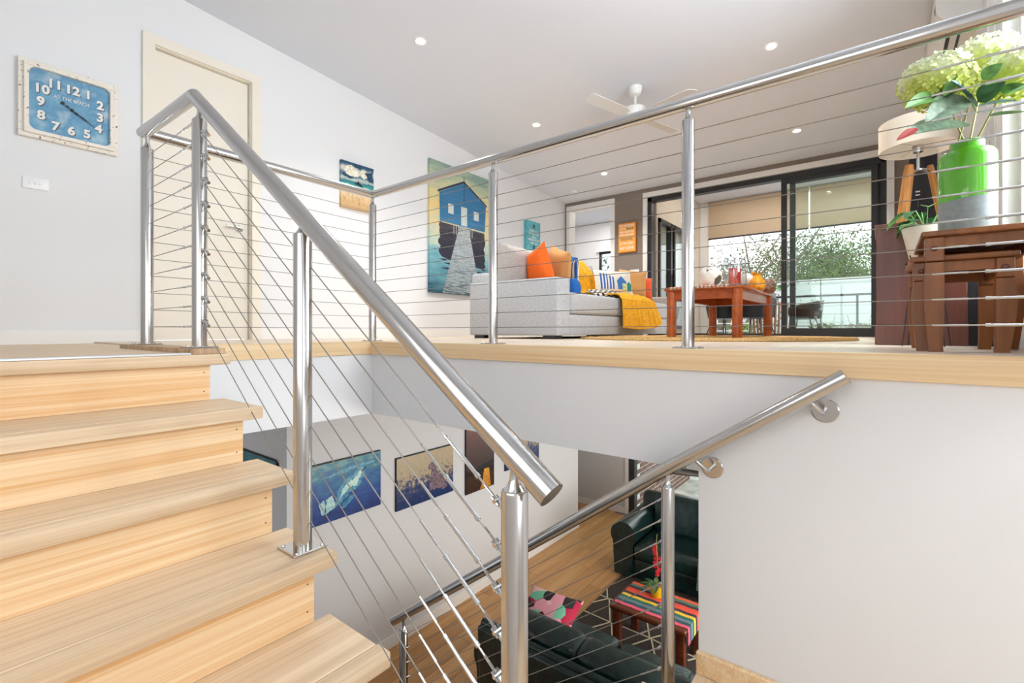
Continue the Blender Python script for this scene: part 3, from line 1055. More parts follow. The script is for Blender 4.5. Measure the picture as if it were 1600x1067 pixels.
def frame(x0, x1, z0, z1, w, y0, y1, m, name, par, rc=0.0):
    b = B()
    box(b, x0, x1, y0, y1, z1 - w, z1); box(b, x0, x1, y0, y1, z0, z0 + w)
    box(b, x0, x0 + w, y0, y1, z0 + w, z1 - w); box(b, x1 - w, x1, y0, y1, z0 + w, z1 - w)
    bmesh.ops.bevel(b, geom=list(b.edges), offset=0.002, segments=1, affect='EDGES')
    return add(name, b, m, par)


frame(cx0, cx1, cz0, cz1, 0.03, WA - 0.035, WA, 'clockframe', 'outer_frame', ck)
frame(cx0 + 0.022, cx1 - 0.022, cz0 + 0.022, cz1 - 0.022, 0.022, WA - 0.055, WA - 0.01, 'clockframe', 'inner_frame', ck)
# rounded-corner mask
bm = B()
fx0, fx1, fz0, fz1 = 0.458, 0.836, 1.281, 1.657
rad = 0.035
for sx, sz, cxx, czz in [(1, 1, fx0, fz0), (-1, 1, fx1, fz0), (-1, -1, fx1, fz1), (1, -1, fx0, fz1)]:
    pts = [(cxx - sx * 0.012, czz - sz * 0.012)]
    pts.append((cxx + sx * rad, czz - sz * 0.012)); 
    for i in range(7):
        a = i / 6 * pi / 2
        pts.append((cxx + sx * (rad - rad * math.sin(a)), czz + sz * (rad - rad * math.cos(a))))
    pts.append((cxx - sx * 0.012, czz + sz * rad))
    prism(bm, pts, lambda a, b, q: (a, q, b), WA - 0.05, WA - 0.03)
add('corner_fillet', bm, 'clockframe', ck, kind='stuff')
bm = B(); box(bm, 0.45, 0.845, WA - 0.03, WA - 0.025, 1.27, 1.665)
add('dial', bm, 'clockface', ck, loc=(0.645, WA - 0.03, 1.46))
nums = [('12', .652, 1.584), ('1', .728, 1.584), ('2', .787, 1.537), ('3', .786, 1.458), ('4', .779, 1.385), ('5', .722, 1.331), ('6', .647, 1.327), ('7', .574, 1.332), ('8', .511, 1.380), ('9', .509, 1.463), ('10', .513, 1.540), ('11', .571, 1.589)]
for s, x, z in nums:
    b = text_bm(s, 0.072, 0.0015, bold=0.0028); on_wallA(b, x, z, WA - 0.033)
    add('numeral', b, 'numw', ck)
    b = text_bm(s, 0.072, 0.0005, bold=0.0032); on_wallA(b, x + 0.004, z - 0.003, WA - 0.031)
    add('numeral_shadow', b, 'shadow', ck, label='dark printed shadow of the numeral')
b = text_bm('AT THE BEACH', 0.03, 0.0005, width=0.165); on_wallA(b, 0.649, 1.519, WA - 0.032); add('lettering', b, 'numw', ck)
P0, T0, H1, M1 = Vector((.649, 0, 1.46)), Vector((.606, 0, 1.488)), Vector((.693, 0, 1.428)), Vector((.761, 0, 1.386))


def hand(a, b, w0, w1, y):
    d = (b - a).normalized(); n = Vector((-d.z, 0, d.x))
    bb = B()
    ps = []
    for t, ww in [(0, w0), (0.25, w0 * 0.6), (0.45, w1), (0.55, w1), (0.7, w0 * .6), (1, 0.0008)]:
        ps.append((a.lerp(b, t), ww))
    poly = [(q + n * ww) for q, ww in ps] + [(q - n * ww) for q, ww in reversed(ps)]
    prism(bb, [(q.x, q.z) for q in poly], lambda p, r, t: (p, t, r), y - 0.001, y)
    return bb


b = hand(P0, H1, 0.004, 0.0075, WA - 0.037); add('hour_hand', b, 'iron', ck)
b = hand(P0, M1, 0.003, 0.005, WA - 0.040)
bb = hand(P0, T0, 0.003, 0.006, WA - 0.040); join(b, bb); add('minute_hand', b, 'iron', ck)
bm = B(); lathe(bm, [(0.009, 0), (0.009, 0.008)], (0, 0, 0), 16)
bm.transform(Matrix.Translation((P0.x, WA - 0.034, P0.z)) @ Matrix.Rotation(pi / 2, 4, 'X')); add('hub', bm, 'iron', ck)
bm = B(); lathe(bm, [(0.0095, 0), (0.0095, 0.008)], (0, 0, 0), 16)
bm.transform(Matrix.Translation((T0.x, WA - 0.034, T0.z)) @ Matrix.Rotation(pi / 2, 4, 'X')); add('counterweight', bm, 'iron', ck)

# switch plates
sw = thing('light_switch', 'white three-button light switch plate below the clock', 'switch', (0.49, WA, 0.965))
add('plate', rbox(0.433, 0.548, WA - 0.009, WA, 0.93, 1.003, 0.004, 2), 'switch', sw)
for k in range(3):
    bm = B(); lathe(bm, [(0.008, 0), (0.008, 0.004), (0.006, 0.006)], (0, 0, 0), 16)
    bm.transform(Matrix.Translation((0.468 + 0.022 * k, WA - 0.009, 0.967)) @ Matrix.Rotation(pi / 2, 4, 'X')); add('button', bm, 'switch', sw)
sw = thing('light_switch', 'white rectangular switch plate on the brown wall under the orange sign', 'switch', (XB, 2.87, 0.9))
add('plate', rbox(XB - 0.01, XB, 2.80, 2.94, 0.905, 0.965, 0.003, 1), 'switch', sw)
add('plate', rbox(XB - 0.01, XB, 2.80, 2.94, 0.835, 0.895, 0.003, 1), 'switch', sw)

# boat shed canvas
M['shedsky'] = ramp_mat('sunset_sky_and_water_print', [(0.0, (40, 84, 100)), (0.12, (84, 140, 156)), (0.28, (120, 176, 186)), (0.42, (186, 206, 192)), (0.52, (222, 212, 172)), (0.66, (236, 208, 140)), (0.78, (216, 206, 158)), (0.9, (176, 190, 158)), (1.0, (136, 160, 148))], 'Z', 0, 1.5, 0.7, 0.5, 3, (1, 1, 5))
M['shedblue'] = ramp_mat('blue_weatherboard_print', [(0, (52, 116, 160)), (0.5, (88, 152, 192)), (1, (52, 116, 160))], 'Z', 0, 1, 0.7, 0.8, 14, (0.3, 1, 9))
M['shedroof'] = mat('dark_roof_print', (46, 58, 82), 0.7)
M['sheddark'] = ramp_mat('dark_reflection_print', [(0, (30, 36, 52)), (0.6, (44, 44, 60)), (1, (92, 84, 84))], 'Z', 0, 1, 0.7, 0.8, 12, (1, 1, 6))
M['jetty'] = ramp_mat('grey_jetty_print', [(0, (84, 104, 116)), (0.35, (176, 186, 188)), (0.5, (120, 134, 142)), (0.7, (196, 200, 196)), (1, (140, 152, 156))], 'Z', -0.2, 1.2, 0.7, 2.5, 22, (0.4, 1, 4))
M['shedwin'] = mat('pale_window_print', (206, 216, 208), 0.7)
bs = thing('canvas_print', 'tall canvas print of a blue boat shed on a jetty beside the grey sofa', 'picture', (3.643, WA, 0.507))
cv = add('canvas', rbox(3.643, 4.71, WA - 0.035, WA, 0.507, 2.022, 0.004, 1), 'shedsky', bs)


def art(poly, m, name, par, y, th=0.0008):
    b = B(); prism(b, poly, lambda a, c, q: (a, q, c), y - th, y)
    return add(name, b, m, par)


yc = WA - 0.0352
rr = random.Random(3)
ragL = [(3.80, 1.33)] + [(3.80 + rr.uniform(-0.03, 0.02), 1.33 - 0.035 * i) for i in range(1, 11)] + [(3.83, 0.93), (4.0, 0.89), (4.35, 0.86), (4.55, 0.85)] + [(4.57 + rr.uniform(-0.02, 0.03), 0.88 + 0.045 * i) for i in range(0, 9)] + [(4.57, 1.31)]
art(ragL, 'sheddark', 'shed_reflection', cv, yc)
for z_, x_, w_ in [(0.86, 3.95, 0.2), (0.80, 3.92, 0.24), (0.90, 3.86, 0.16), (0.80, 4.48, 0.16), (0.84, 4.55, 0.12), (0.72, 4.0, 0.1)]:
    art([(x_ - w_ / 2, z_), (x_, z_ - 0.012), (x_ + w_ / 2, z_), (x_, z_ + 0.012)], 'sheddark', 'ripple', cv, yc)
art([(4.123, 1.345), (4.282, 1.33), (4.50, 0.512), (3.84, 0.512)], 'jetty', 'jetty', cv, yc - 0.001)
for x_ in (4.02, 4.06, 4.10, 4.30, 4.34):
    art([(x_, 1.335), (x_ + 0.008, 1.335), (x_ + 0.008, 1.22), (x_, 1.22)], 'shedwin', 'stilt_gap', cv, yc - 0.0008)
art([(3.80, 1.34), (4.582, 1.33), (4.60, 1.655), (4.197, 1.86), (3.79, 1.67)], 'shedblue', 'shed', cv, yc - 0.0018)
art([(3.765, 1.665), (4.197, 1.862), (4.62, 1.65), (4.62, 1.672), (4.197, 1.89), (3.765, 1.69)], 'shedroof', 'shed_roof', cv, yc - 0.0026)
art([(4.193, 1.93), (4.201, 1.93), (4.201, 1.60), (4.193, 1.60)], 'shedroof', 'flagpole', cv, yc - 0.0032)
for q in [(4.147, 4.25, 1.345, 1.57), (3.93, 4.018, 1.452, 1.566), (4.373, 4.461, 1.447, 1.554)]:
    art([(q[0], q[2]), (q[1], q[2]), (q[1], q[3]), (q[0], q[3])], 'shedwin', 'shed_opening', cv, yc - 0.0026)

# beach canvas
M['beach'] = ramp_mat('stormy_beach_print', [(0.0, (206, 166, 116)), (0.16, (222, 184, 132)), (0.32, (232, 204, 160)), (0.40, (226, 190, 140)), (0.46, (214, 214, 176)), (0.5, (60, 166, 158)), (0.58, (24, 108, 128)), (0.64, (196, 204, 196)), (0.72, (62, 110, 134)), (0.84, (226, 220, 206)), (0.92, (48, 98, 128)), (1.0, (20, 66, 96))], 'Z', 0, 0.445, 0.6, 0.22, 12, (1, 1, 1.6))
bc = thing('canvas_print', 'small beach canvas print with stormy clouds behind the steel corner post', 'picture', (2.538, WA, 1.247))
cv = add('canvas', rbox(2.538, 2.903, WA - 0.03, WA, 1.247, 1.692, 0.003, 1), 'beach', bc)
art([(2.68, 1.493), (2.715, 1.515), (2.722, 1.535), (2.730, 1.515), (2.765, 1.49), (2.79, 1.472)], 'iron', 'distant_figure', cv, WA - 0.0305)

M['tuft'] = mat('grass_tuft_print', (150, 112, 70), 0.6, var=0.3, vscale=120)
M['cloudp'] = mat('cloud_print', (236, 226, 206), 0.6, var=0.12, vscale=40)
M['stormp'] = mat('storm_cloud_print', (24, 66, 92), 0.6, var=0.3, vscale=60)
def rag0(poly, n=5, amp=0.006, seed=1):
    r0 = random.Random(seed); out = []
    for i in range(len(poly)):
        a_, b_ = Vector((*poly[i], 0)), Vector((*poly[(i + 1) % len(poly)], 0))
        for k_ in range(n):
            p_ = a_.lerp(b_, k_ / n); out.append((p_.x + r0.uniform(-amp, amp), p_.y + r0.uniform(-amp, amp)))
    return out
for i in range(46):
    x_ = 2.55 + rr.random() * 0.33; z_ = 1.27 + rr.random() * 0.10
    l_ = 0.03 + rr.random() * 0.03; a_ = rr.uniform(0.5, 2.6)
    art([(x_, z_), (x_ + 0.003, z_), (x_ + l_ * math.cos(a_), z_ + l_ * math.sin(a_))], 'tuft', 'grass_tuft', cv, WA - 0.0304)
for q_, m_, sd_ in [([(2.56, 1.60), (2.60, 1.655), (2.66, 1.66), (2.70, 1.62), (2.74, 1.60), (2.72, 1.56), (2.62, 1.555)], 'cloudp', 3), ([(2.74, 1.60), (2.77, 1.65), (2.81, 1.64), (2.83, 1.58), (2.78, 1.555)], 'cloudp', 6), ([(2.66, 1.68), (2.76, 1.68), (2.75, 1.645), (2.70, 1.65)], 'stormp', 7), ([(2.80, 1.62), (2.89, 1.66), (2.895, 1.55), (2.84, 1.54)], 'stormp', 8), ([(2.55, 1.575), (2.62, 1.56), (2.70, 1.545), (2.62, 1.535), (2.55, 1.55)], 'stormp', 9)]:
    art(rag0(q_, 5, 0.007, sd_), m_, 'cloud', cv, WA - 0.0306 - 0.0002 * sd_)

# teal sign
ts = thing('wall_sign', 'narrow teal sign with two starfish above the orange cushion', 'sign', (5.43, WA, 1.22))
M['teal'] = mat('teal_paint', (96, 178, 188), 0.6, var=0.1, vscale=20)
M['starf'] = mat('starfish_teal', (18, 74, 84), 0.6)
add('board', rbox(5.47, 5.80, WA - 0.06, WA, 1.222, 1.655, 0.003, 1), 'teal', ts)
for zc_ in (1.585, 1.285):
    pl_ = []
    for i in range(10):
        a = pi / 2 + i * pi / 5
        r_ = 0.042 if i % 2 == 0 else 0.016
        pl_.append((5.635 + r_ * math.cos(a), zc_ + r_ * math.sin(a)))
    art(pl_, 'starf', 'starfish', ts, WA - 0.0605, 0.004)
for s, z, wd in [('life is', 1.515, 0.2), ('better at', 1.475, 0.24), ('the', 1.43, 0.1), ('BEACH', 1.385, 0.26), ('with you', 1.34, 0.2)]:
    b = text_bm(s, 0.05, 0.0004, width=wd, bold=0.0005); on_wallA(b, 5.635, z, WA - 0.0605); add('lettering', b, 'numw', ts)

# orange sign
os_ = thing('wall_sign', 'orange framed beach sign with white and dark lettering on the brown wall', 'sign', (XB, 2.97, 1.22))
M['signo'] = mat('orange_sign_board', (240, 168, 70), 0.6)
M['signf'] = mat('orange_sign_edge', (196, 116, 34), 0.6)
add('frame', rbox(XB - 0.035, XB, 2.832, 3.115, 1.222, 1.662, 0.003, 1), 'signf', os_)
add('board', rbox(XB - 0.038, XB - 0.034, 2.845, 3.108, 1.232, 1.65, 0.001, 1), 'signo', os_)
for s, z, wd, sz, mm, sh in [('THE MEMORIES', 1.615, 0.23, 0.045, 'numw', 0), ('OF THE', 1.572, 0.09, 0.03, 'numw', 0), ('Beach', 1.572, 0.11, 0.05, 'shadow', 0.3), ('WILL LINGER ON', 1.525, 0.22, 0.042, 'numw', 0), ('LONG AFTER OUR', 1.48, 0.22, 0.042, 'numw', 0), ('Footprints', 1.42, 0.19, 0.06, 'shadow', 0.3), ('IN THE SAND', 1.355, 0.21, 0.05, 'numw', 0), ('ARE GONE', 1.285, 0.22, 0.062, 'numw', 0)]:
    b = text_bm(s, sz, 0.0004, width=wd, shear=sh, bold=0.0006)
    yy = 2.977 + (0.06 if s == 'OF THE' else (-0.05 if s == 'Beach' else 0))
    on_back(b, yy, z, XB - 0.0385); add('lettering', b, mm, os_)

# ---- lower pictures
yp = LY
M['falls'] = ramp_mat('blue_waterfall_print', [(0.0, (10, 42, 108)), (0.4, (12, 66, 140)), (0.6, (10, 92, 146)), (0.78, (24, 104, 140)), (0.9, (44, 120, 136)), (1.0, (96, 146, 148))], 'Z', 0, 0.5, 0.3, 1.3, 9, (1, 1, 2.5))
M['foam'] = ramp_mat('waterfall_foam_print', [(0, (70, 150, 190)), (0.5, (190, 226, 214)), (1, (226, 240, 220))], 'Z', -0.1, 0.6, 0.3, 1.2, 26)
M['mist'] = ramp_mat('teal_mist_print', [(0, (14, 84, 146)), (0.5, (62, 140, 170)), (1, (130, 190, 196))], 'Z', -0.6, 1.0, 0.3, 1.6, 40)
M['cheet'] = ramp_mat('savanna_print', [(0.0, (18, 44, 92)), (0.25, (40, 56, 100)), (0.42, (90, 88, 110)), (0.55, (176, 160, 130)), (1.0, (190, 170, 140))], 'Z', 0, 0.51, 0.3, 1.1, 26, (1, 1, 1))
M['cheeta'] = mat('cheetah_print', (104, 84, 92), 0.4, var=0.5, vscale=40)
M['sunset'] = ramp_mat('sunset_print', [(0.0, (60, 36, 22)), (0.22, (66, 46, 32)), (0.30, (34, 26, 26)), (0.36, (70, 56, 52)), (0.6, (88, 66, 62)), (0.85, (110, 76, 70)), (1.0, (130, 92, 80))], 'Z', 0, 0.75, 0.3, 0.06, 20, (1, 1, 6))
M['sunglow'] = ramp_mat('sun_glitter_print', [(0, (120, 64, 20)), (0.5, (232, 160, 60)), (1, (255, 210, 120))], 'Z', -0.3, 0.8, 0.3, 2.0, 40, (1, 1, 5))


def rag(poly, n=5, amp=0.008, seed=1):
    rr_ = random.Random(seed)
    out = []
    for i in range(len(poly)):
        a_, b_ = Vector((*poly[i], 0)), Vector((*poly[(i + 1) % len(poly)], 0))
        for k_ in range(n):
            p_ = a_.lerp(b_, k_ / n)
            out.append((p_.x + rr_.uniform(-amp, amp), p_.y + rr_.uniform(-amp, amp)))
    return out


def low_pic(x0, x1, z0, z1, m, label, fr='iron'):
    t = thing('framed_picture', label, 'picture', (x0, yp, z0), group='pictures on the lower wall')
    add('frame', rbox(x0, x1, yp - 0.02, yp, z0, z1, 0.002, 1), fr, t)
    e = 0.006
    bm_ = B(); box(bm_, x0 + e, x1 - e * 0.3, yp - 0.022, yp - 0.0195, z0 + e * 0.5, z1 - e * 1.6)
    pr = add('print', bm_, m, t, loc=(x0, yp - 0.02, z0))
    return t, pr


t, pr = low_pic(2.02, 2.712, -1.535, -1.03, 'falls', 'blue picture of a waterfall on the lower wall beside the steel stair post')
yy = yp - 0.0225
art(rag([(2.10, -1.36), (2.15, -1.335), (2.155, -1.45), (2.13, -1.46)], 4, 0.006), 'foam', 'falling_water', pr, yy)
art(rag([(2.165, -1.34), (2.215, -1.315), (2.24, -1.37), (2.262, -1.42), (2.20, -1.44), (2.16, -1.46)], 5, 0.006), 'foam', 'falling_water', pr, yy)
art(rag([(2.245, -1.42), (2.26, -1.32), (2.30, -1.25), (2.36, -1.20), (2.42, -1.19), (2.46, -1.15), (2.51, -1.11), (2.545, -1.15), (2.53, -1.22), (2.47, -1.31), (2.38, -1.34), (2.31, -1.40)], 6, 0.012), 'mist', 'spray', pr, yy)
art(rag([(2.28, -1.38), (2.31, -1.30), (2.36, -1.245), (2.42, -1.23), (2.47, -1.19), (2.51, -1.15), (2.50, -1.20), (2.45, -1.28), (2.38, -1.30), (2.31, -1.36)], 6, 0.010, 2), 'foam', 'spray', pr, yy - 0.001)
art(rag([(2.30, -1.44), (2.36, -1.38), (2.44, -1.36), (2.42, -1.39), (2.34, -1.45)], 5, 0.010, 4), 'mist', 'rock_highlight', pr, yy - 0.001)
art(rag([(2.10, -1.17), (2.3, -1.12), (2.5, -1.10), (2.68, -1.12), (2.5, -1.125), (2.3, -1.15)], 6, 0.008, 5), 'mist', 'cloud_line', pr, yy - 0.001)
t, pr = low_pic(2.888, 3.65, -1.66, -1.15, 'cheet', 'picture of an animal in dry grass, second from the stair post')
cc = [(3.30, -1.30), (3.345, -1.275), (3.39, -1.295), (3.40, -1.36), (3.45, -1.42), (3.52, -1.50), (3.56, -1.58), (3.50, -1.60), (3.42, -1.56), (3.36, -1.57), (3.30, -1.56), (3.31, -1.45), (3.335, -1.36), (3.29, -1.34)]
art(rag(cc, 4, 0.006), 'cheeta', 'sitting_animal', pr, yy)
t, pr = low_pic(3.849, 4.335, -1.765, -1.03, 'sunset', 'dark sunset picture with golden glitter on water, behind the thick steel rail')
art([(4.05, -1.49), (4.10, -1.48), (4.20, -1.47), (4.30, -1.45), (4.33, -1.45), (4.33, -1.50), (4.05, -1.53)], 'iron', 'treeline', pr, yy)
art([(4.15, -1.535), (4.24, -1.535), (4.25, -1.62), (4.27, -1.755), (4.08, -1.755), (4.13, -1.66)], 'sunglow', 'sun_glitter', pr, yy)
t, pr = low_pic(4.55, 5.271, -1.66, -1.25, 'cheet', 'grassland picture furthest right, mostly hidden behind the thick steel rail')
# picture on the return wall
t = thing('framed_picture', 'teal picture on the hall side wall, just above the fourth step', 'picture', (LXA, 4.1, -1.6), group='pictures on the lower wall')
add('frame', rbox(LXA - 0.02, LXA, 3.80, 4.60, -1.12, -0.965, 0.003, 1), 'iron', t)
bm = B(); box(bm, LXA - 0.0225, LXA - 0.0195, 3.81, 4.59, -1.11, -0.972); M['tealpic'] = mat('teal_print', (54, 116, 122), 0.3, var=0.2); add('print', bm, 'tealpic', t)
bm = B(); box(bm, 1.80, 1.843, LY + 0.0, LY + 0.03, LF, -0.486)

# ================================================================ GREY SOFA
sf = thing('sofa', 'long pale grey fabric sofa with scattered cushions', 'sofa', (4.7, 2.7, 0))
SX0, SX1, SY0, SY1 = 3.35, 6.12, 2.14, 3.14
add('arm', rbox(SX0, SX0 + 0.21, SY0, SY1, 0.03, 0.525, 0.015, 3), 'sofa', sf)
add('arm', rbox(SX1 - 0.22, SX1, SY0, SY1, 0.03, 0.50, 0.03, 3), 'sofa_d', sf)
add('base', rbox(SX0 + 0.212, SX1 - 0.222, SY0 + 0.005, SY1 - 0.1, 0.03, 0.215, 0.012, 2), 'sofa', sf)
add('backrest', rbox(SX0 + 0.02, SX1 - 0.02, SY1 - 0.2, SY1, 0.03, 0.62, 0.03, 3), 'sofa', sf)
for a, b_ in [(SX0 + 0.214, 4.50), (4.51, 5.20), (5.21, SX1 - 0.225)]:
    bm = rbox(a, b_, SY0 - 0.01, SY1 - 0.25, 0.218, 0.408, 0.035, 4)
    add('seat_cushion', bm, 'sofa', sf)
for k, (a, b_) in enumerate([(SX0 + 0.03, 4.35), (4.37, 5.15), (5.17, SX1 - 0.25)]):
    bm = pillow(b_ - a, 0.50, 0.24, 12, 0.03)
    bm.transform(Matrix.Translation(((a + b_) / 2, SY1 - 0.30, 0.64 - (0.03 * k))) @ Matrix.Rotation(0.18, 4, 'X'))
    add('back_cushion', bm, 'sofa_d', sf)
for x, y in [(SX0 + 0.02, SY0 + 0.04), (SX0 + 0.03, SY1 - 0.16), (4.6, SY0 + 0.1), (SX1 - 0.2, SY0 + 0.05), (SX1 - 0.2, SY1 - 0.15), (4.2, SY0 + 0.08)]:
    bm = B(); box(bm, x, x + 0.12, y, y + 0.12, 0.0, 0.031); add('foot', bm, 'black', sf)


def cushion(name, label, mt_, c, w_, h_, t_, yaw, lean, roll=0.0, piping=None):
    """yaw: direction of face normal; lean back"""
    bm = pillow(w_, h_, t_)
    rot = Matrix.Rotation(yaw, 3, 'Z') @ Matrix.Rotation(lean, 3, 'X') @ Matrix.Rotation(roll, 3, 'Y')
    o = add(name, bm, mt_, local=True, loc=c, rot=rot)
    tag(o, label, 'cushion', 'cushions on the grey sofa')
    return o


YN = pi / 2
cushion('cushion', 'bright orange cushion leaning inside the left sofa arm', 'orange', PF(841, 421, 4.55), 0.40, 0.40, 0.14, YN - 0.35, -0.12, 0.28)
cushion('cushion', 'tan gold cushion standing between the orange and the blue ones', 'tan', PF(874, 421, 4.75), 0.40, 0.42, 0.14, YN - 0.55, -0.12, -0.35)
M['stripe'] = mat('blue_white_stripe', (230, 230, 226), 0.85)
t_ = M['stripe'].node_tree
wv = t_.nodes.new('ShaderNodeTexWave'); wv.inputs['Scale'].default_value = 9; wv.bands_direction = 'X'
tcn = t_.nodes.new('ShaderNodeTexCoord'); rp = t_.nodes.new('ShaderNodeValToRGB')
rp.color_ramp.interpolation = 'CONSTANT'
rp.color_ramp.elements[0].color = lin((30, 92, 170)); rp.color_ramp.elements[1].position = 0.55; rp.color_ramp.elements[1].color = lin((226, 228, 226))
t_.links.new(tcn.outputs['Object'], wv.inputs['Vector']); t_.links.new(wv.outputs['Fac'], rp.inputs['Fac']); t_.links.new(rp.outputs[0], t_.nodes['Principled BSDF'].inputs['Base Color'])
cushion('cushion', 'plain deep blue cushion, only its corner showing beside the mustard throw', 'blue', PF(889, 427, 4.9), 0.36, 0.38, 0.10, YN - 0.6, -0.1, -0.3)
cushion('cushion', 'blue and white striped cushion tucked against the mustard throw', 'stripe', PF(893, 431, 4.85), 0.30, 0.36, 0.09, YN - 0.7, -0.1, -0.25)
cushion('cushion', 'small deep blue cushion low on the seat beside the left sofa arm', 'blue', PF(897, 449, 4.45), 0.24, 0.16, 0.12, 0.5, -0.3)
bz = B()
ok = cushion('cushion', 'cream cushion printed with striped blue and teal beach huts', 'white', PF(958, 442, 5.35), 0.47, 0.30, 0.13, -0.62, -0.30, 0.03)
# printed huts on that cushion (local X-Z plane, front is -Y)
def bulge(x, z, w_=0.47, h_=0.30, t__=0.13):
    a, b = 2 * x / w_, 2 * z / h_
    return -(t__ / 2 * max(0, (1 - abs(a) ** 3)) ** .5 * max(0, (1 - abs(b) ** 3)) ** .5 + 0.006)


def hutprint(poly, m):
    b = B()
    xs = [p[0] for p in poly]; zs = [p[1] for p in poly]
    vs = [b.verts.new((x, bulge(x, z), z)) for x, z in poly]
    cxm, czm = sum(xs) / len(xs), sum(zs) / len(zs)
    c = b.verts.new((cxm, bulge(cxm, czm) - 0.001, czm))
    for i in range(len(vs)):
        b.faces.new([vs[i], vs[(i + 1) % len(vs)], c])
    g = bmesh.ops.subdivide_edges(b, edges=list(b.edges), cuts=2, use_grid_fill=True)
    for v_ in b.verts:
        v_.co.y = bulge(v_.co.x, v_.co.z)
    add('printed_hut', b, m, ok, local=True)


M['teal2'] = mat('teal_print_fabric', (36, 140, 134), 0.85)
M['lemon'] = mat('lemon_print_fabric', (220, 220, 130), 0.85)
M['royal'] = mat('blue_print_fabric', (56, 116, 184), 0.85)
hutprint([(-0.20, -0.10), (-0.20, 0.09), (-0.10, 0.08), (-0.10, -0.10)], 'stripe')
hutprint([(-0.08, -0.10), (-0.085, 0.06), (-0.02, 0.04), (-0.01, -0.10)], 'stripe')
hutprint([(0.02, -0.10), (0.01, 0.0), (0.07, 0.06), (0.13, -0.01), (0.12, -0.10)], 'royal')
hutprint([(0.075, -0.11), (0.075, -0.03), (0.125, -0.03), (0.125, -0.11)], 'lemon')
hutprint([(0.135, -0.11), (0.135, -0.03), (0.165, 0.0), (0.195, -0.03), (0.195, -0.11)], 'teal2')
cushion('cushion', 'slim tan cushion behind the cream beach hut one', 'tan', PF(988, 443, 5.75), 0.34, 0.34, 0.14, -0.9, -0.25, 0.1)
cushion('cushion', 'coral orange cushion at the far right end of the sofa', 'orange2', PF(1001, 450, 5.9), 0.30, 0.30, 0.13, -0.75, -0.3, 0.12)
M['pattern'] = mat('black_white_check', (220, 214, 200), 0.9)
t_ = M['pattern'].node_tree
ckn = t_.nodes.new('ShaderNodeTexChecker'); ckn.inputs['Scale'].default_value = 30; ckn.inputs['Color1'].default_value = lin((44, 40, 40)); ckn.inputs['Color2'].default_value = lin((214, 206, 190))
tcn = t_.nodes.new('ShaderNodeTexCoord'); t_.links.new(tcn.outputs['Object'], ckn.inputs['Vector']); t_.links.new(ckn.outputs[0], t_.nodes['Principled BSDF'].inputs['Base Color'])
cushion('cushion', 'flat black and cream patterned cushion lying in front of the beach hut one', 'pattern', PF(946, 458.5, 5.05), 0.36, 0.20, 0.05, -0.5, -1.2)

# mustard throw
def throw_fn(u, v):
    path = [(2.98, 0.84), (2.80, 0.87), (2.66, 0.70), (2.60, 0.48), (2.40, 0.43), (2.16, 0.430), (2.10, 0.395), (2.09, 0.25), (2.085, 0.10)]
    f = v * (len(path) - 1); i = min(int(f), len(path) - 2); k = f - i
    k = k * k * (3 - 2 * k) * 0.4 + k * 0.6
    y = path[i][0] * (1 - k) + path[i + 1][0] * k
    z = path[i][1] * (1 - k) + path[i + 1][1] * k
    xl = 4.40 + 0.10 * math.sin(min(1, v * 2) * pi / 2) - 0.05 * max(0, v - 0.5)
    xr = 4.93 + 0.62 * max(0, (v - 0.35) / 0.65) ** 0.9
    x = xl + (xr - xl) * u
    fold = math.sin(u * 21 + v * 3) * 0.5 + math.sin(u * 37 - v * 4) * 0.3
    am = 0.022 if v < 0.45 else (0.010 if v < 0.62 else 0.026)
    if v < 0.42:
        y -= fold * am; z += abs(fold) * 0.008
    elif v > 0.70:
        y -= abs(fold) * am * (v - 0.6) * 3
        z += 0.035 * u * u * (v - 0.7) * 3 - 0.02 * math.sin(u * pi) * (v - 0.7) * 3 + (0.10 * max(0, u - 0.8) * (v - .7) * 5)
    else:
        z += 0.012 + abs(fold) * am
    return Vector((x, y - 0.004, z))


bm = sheet(throw_fn, 70, 60, 0.012)
tag(add('throw_blanket', bm, 'yellow'), 'mustard yellow throw draped over the sofa back, seat and front', 'throw')

# ================================================================ COFFEE TABLE ON JUTE RUG
p = Vector((4.35, 1.15, 0))
bm = B(); lathe(bm, [(1.08, 0.0), (1.085, 0.006), (1.075, 0.011), (0.01, 0.011)], (4.30, 1.22, 0), 64)
for i in range(14):
    rr_ = 1.07 - i * 0.075
    pts = [(4.30 + rr_ * math.cos(a / 48 * 2 * pi), 1.22 + rr_ * math.sin(a / 48 * 2 * pi), 0.010) for a in range(49)]
    tube(bm, pts, 0.012, 5, cap=False)
rug = add('rug', bm, 'jute', loc=(4.30, 1.22, 0)); tag(rug, 'round jute rug under the cherry wood coffee table', 'rug')
CT0, CT1, CY0, CY1 = 3.72, 4.98, 0.80, 1.375
ct = thing('coffee_table', 'cherry brown wooden coffee table on the round jute rug', 'table', (4.35, 1.09, 0.02))
add('top', rbox(CT0, CT1, CY0, CY1, 0.385, 0.408, 0.006, 2), 'table', ct)
for x0_, x1_, y0_, y1_ in [(CT0 + 0.05, CT1 - 0.05, CY0 + 0.035, CY0 + 0.055), (CT0 + 0.05, CT1 - 0.05, CY1 - 0.055, CY1 - 0.035), (CT0 + 0.035, CT0 + 0.055, CY0 + 0.05, CY1 - 0.05), (CT1 - 0.055, CT1 - 0.035, CY0 + 0.05, CY1 - 0.05)]:
    bm = B(); box(bm, x0_, x1_, y0_, y1_, 0.315, 0.385); add('apron', bm, 'table', ct)
for x in (CT0 + 0.05, CT1 - 0.05):
    for y in (CY0 + 0.045, CY1 - 0.045):
        bm = B(); tube(bm, [(x, y, 0.022), (x, y, 0.385)], 0.036, 20); add('leg', bm, 'table', ct)
TZ0 = 0.408
bm = B()
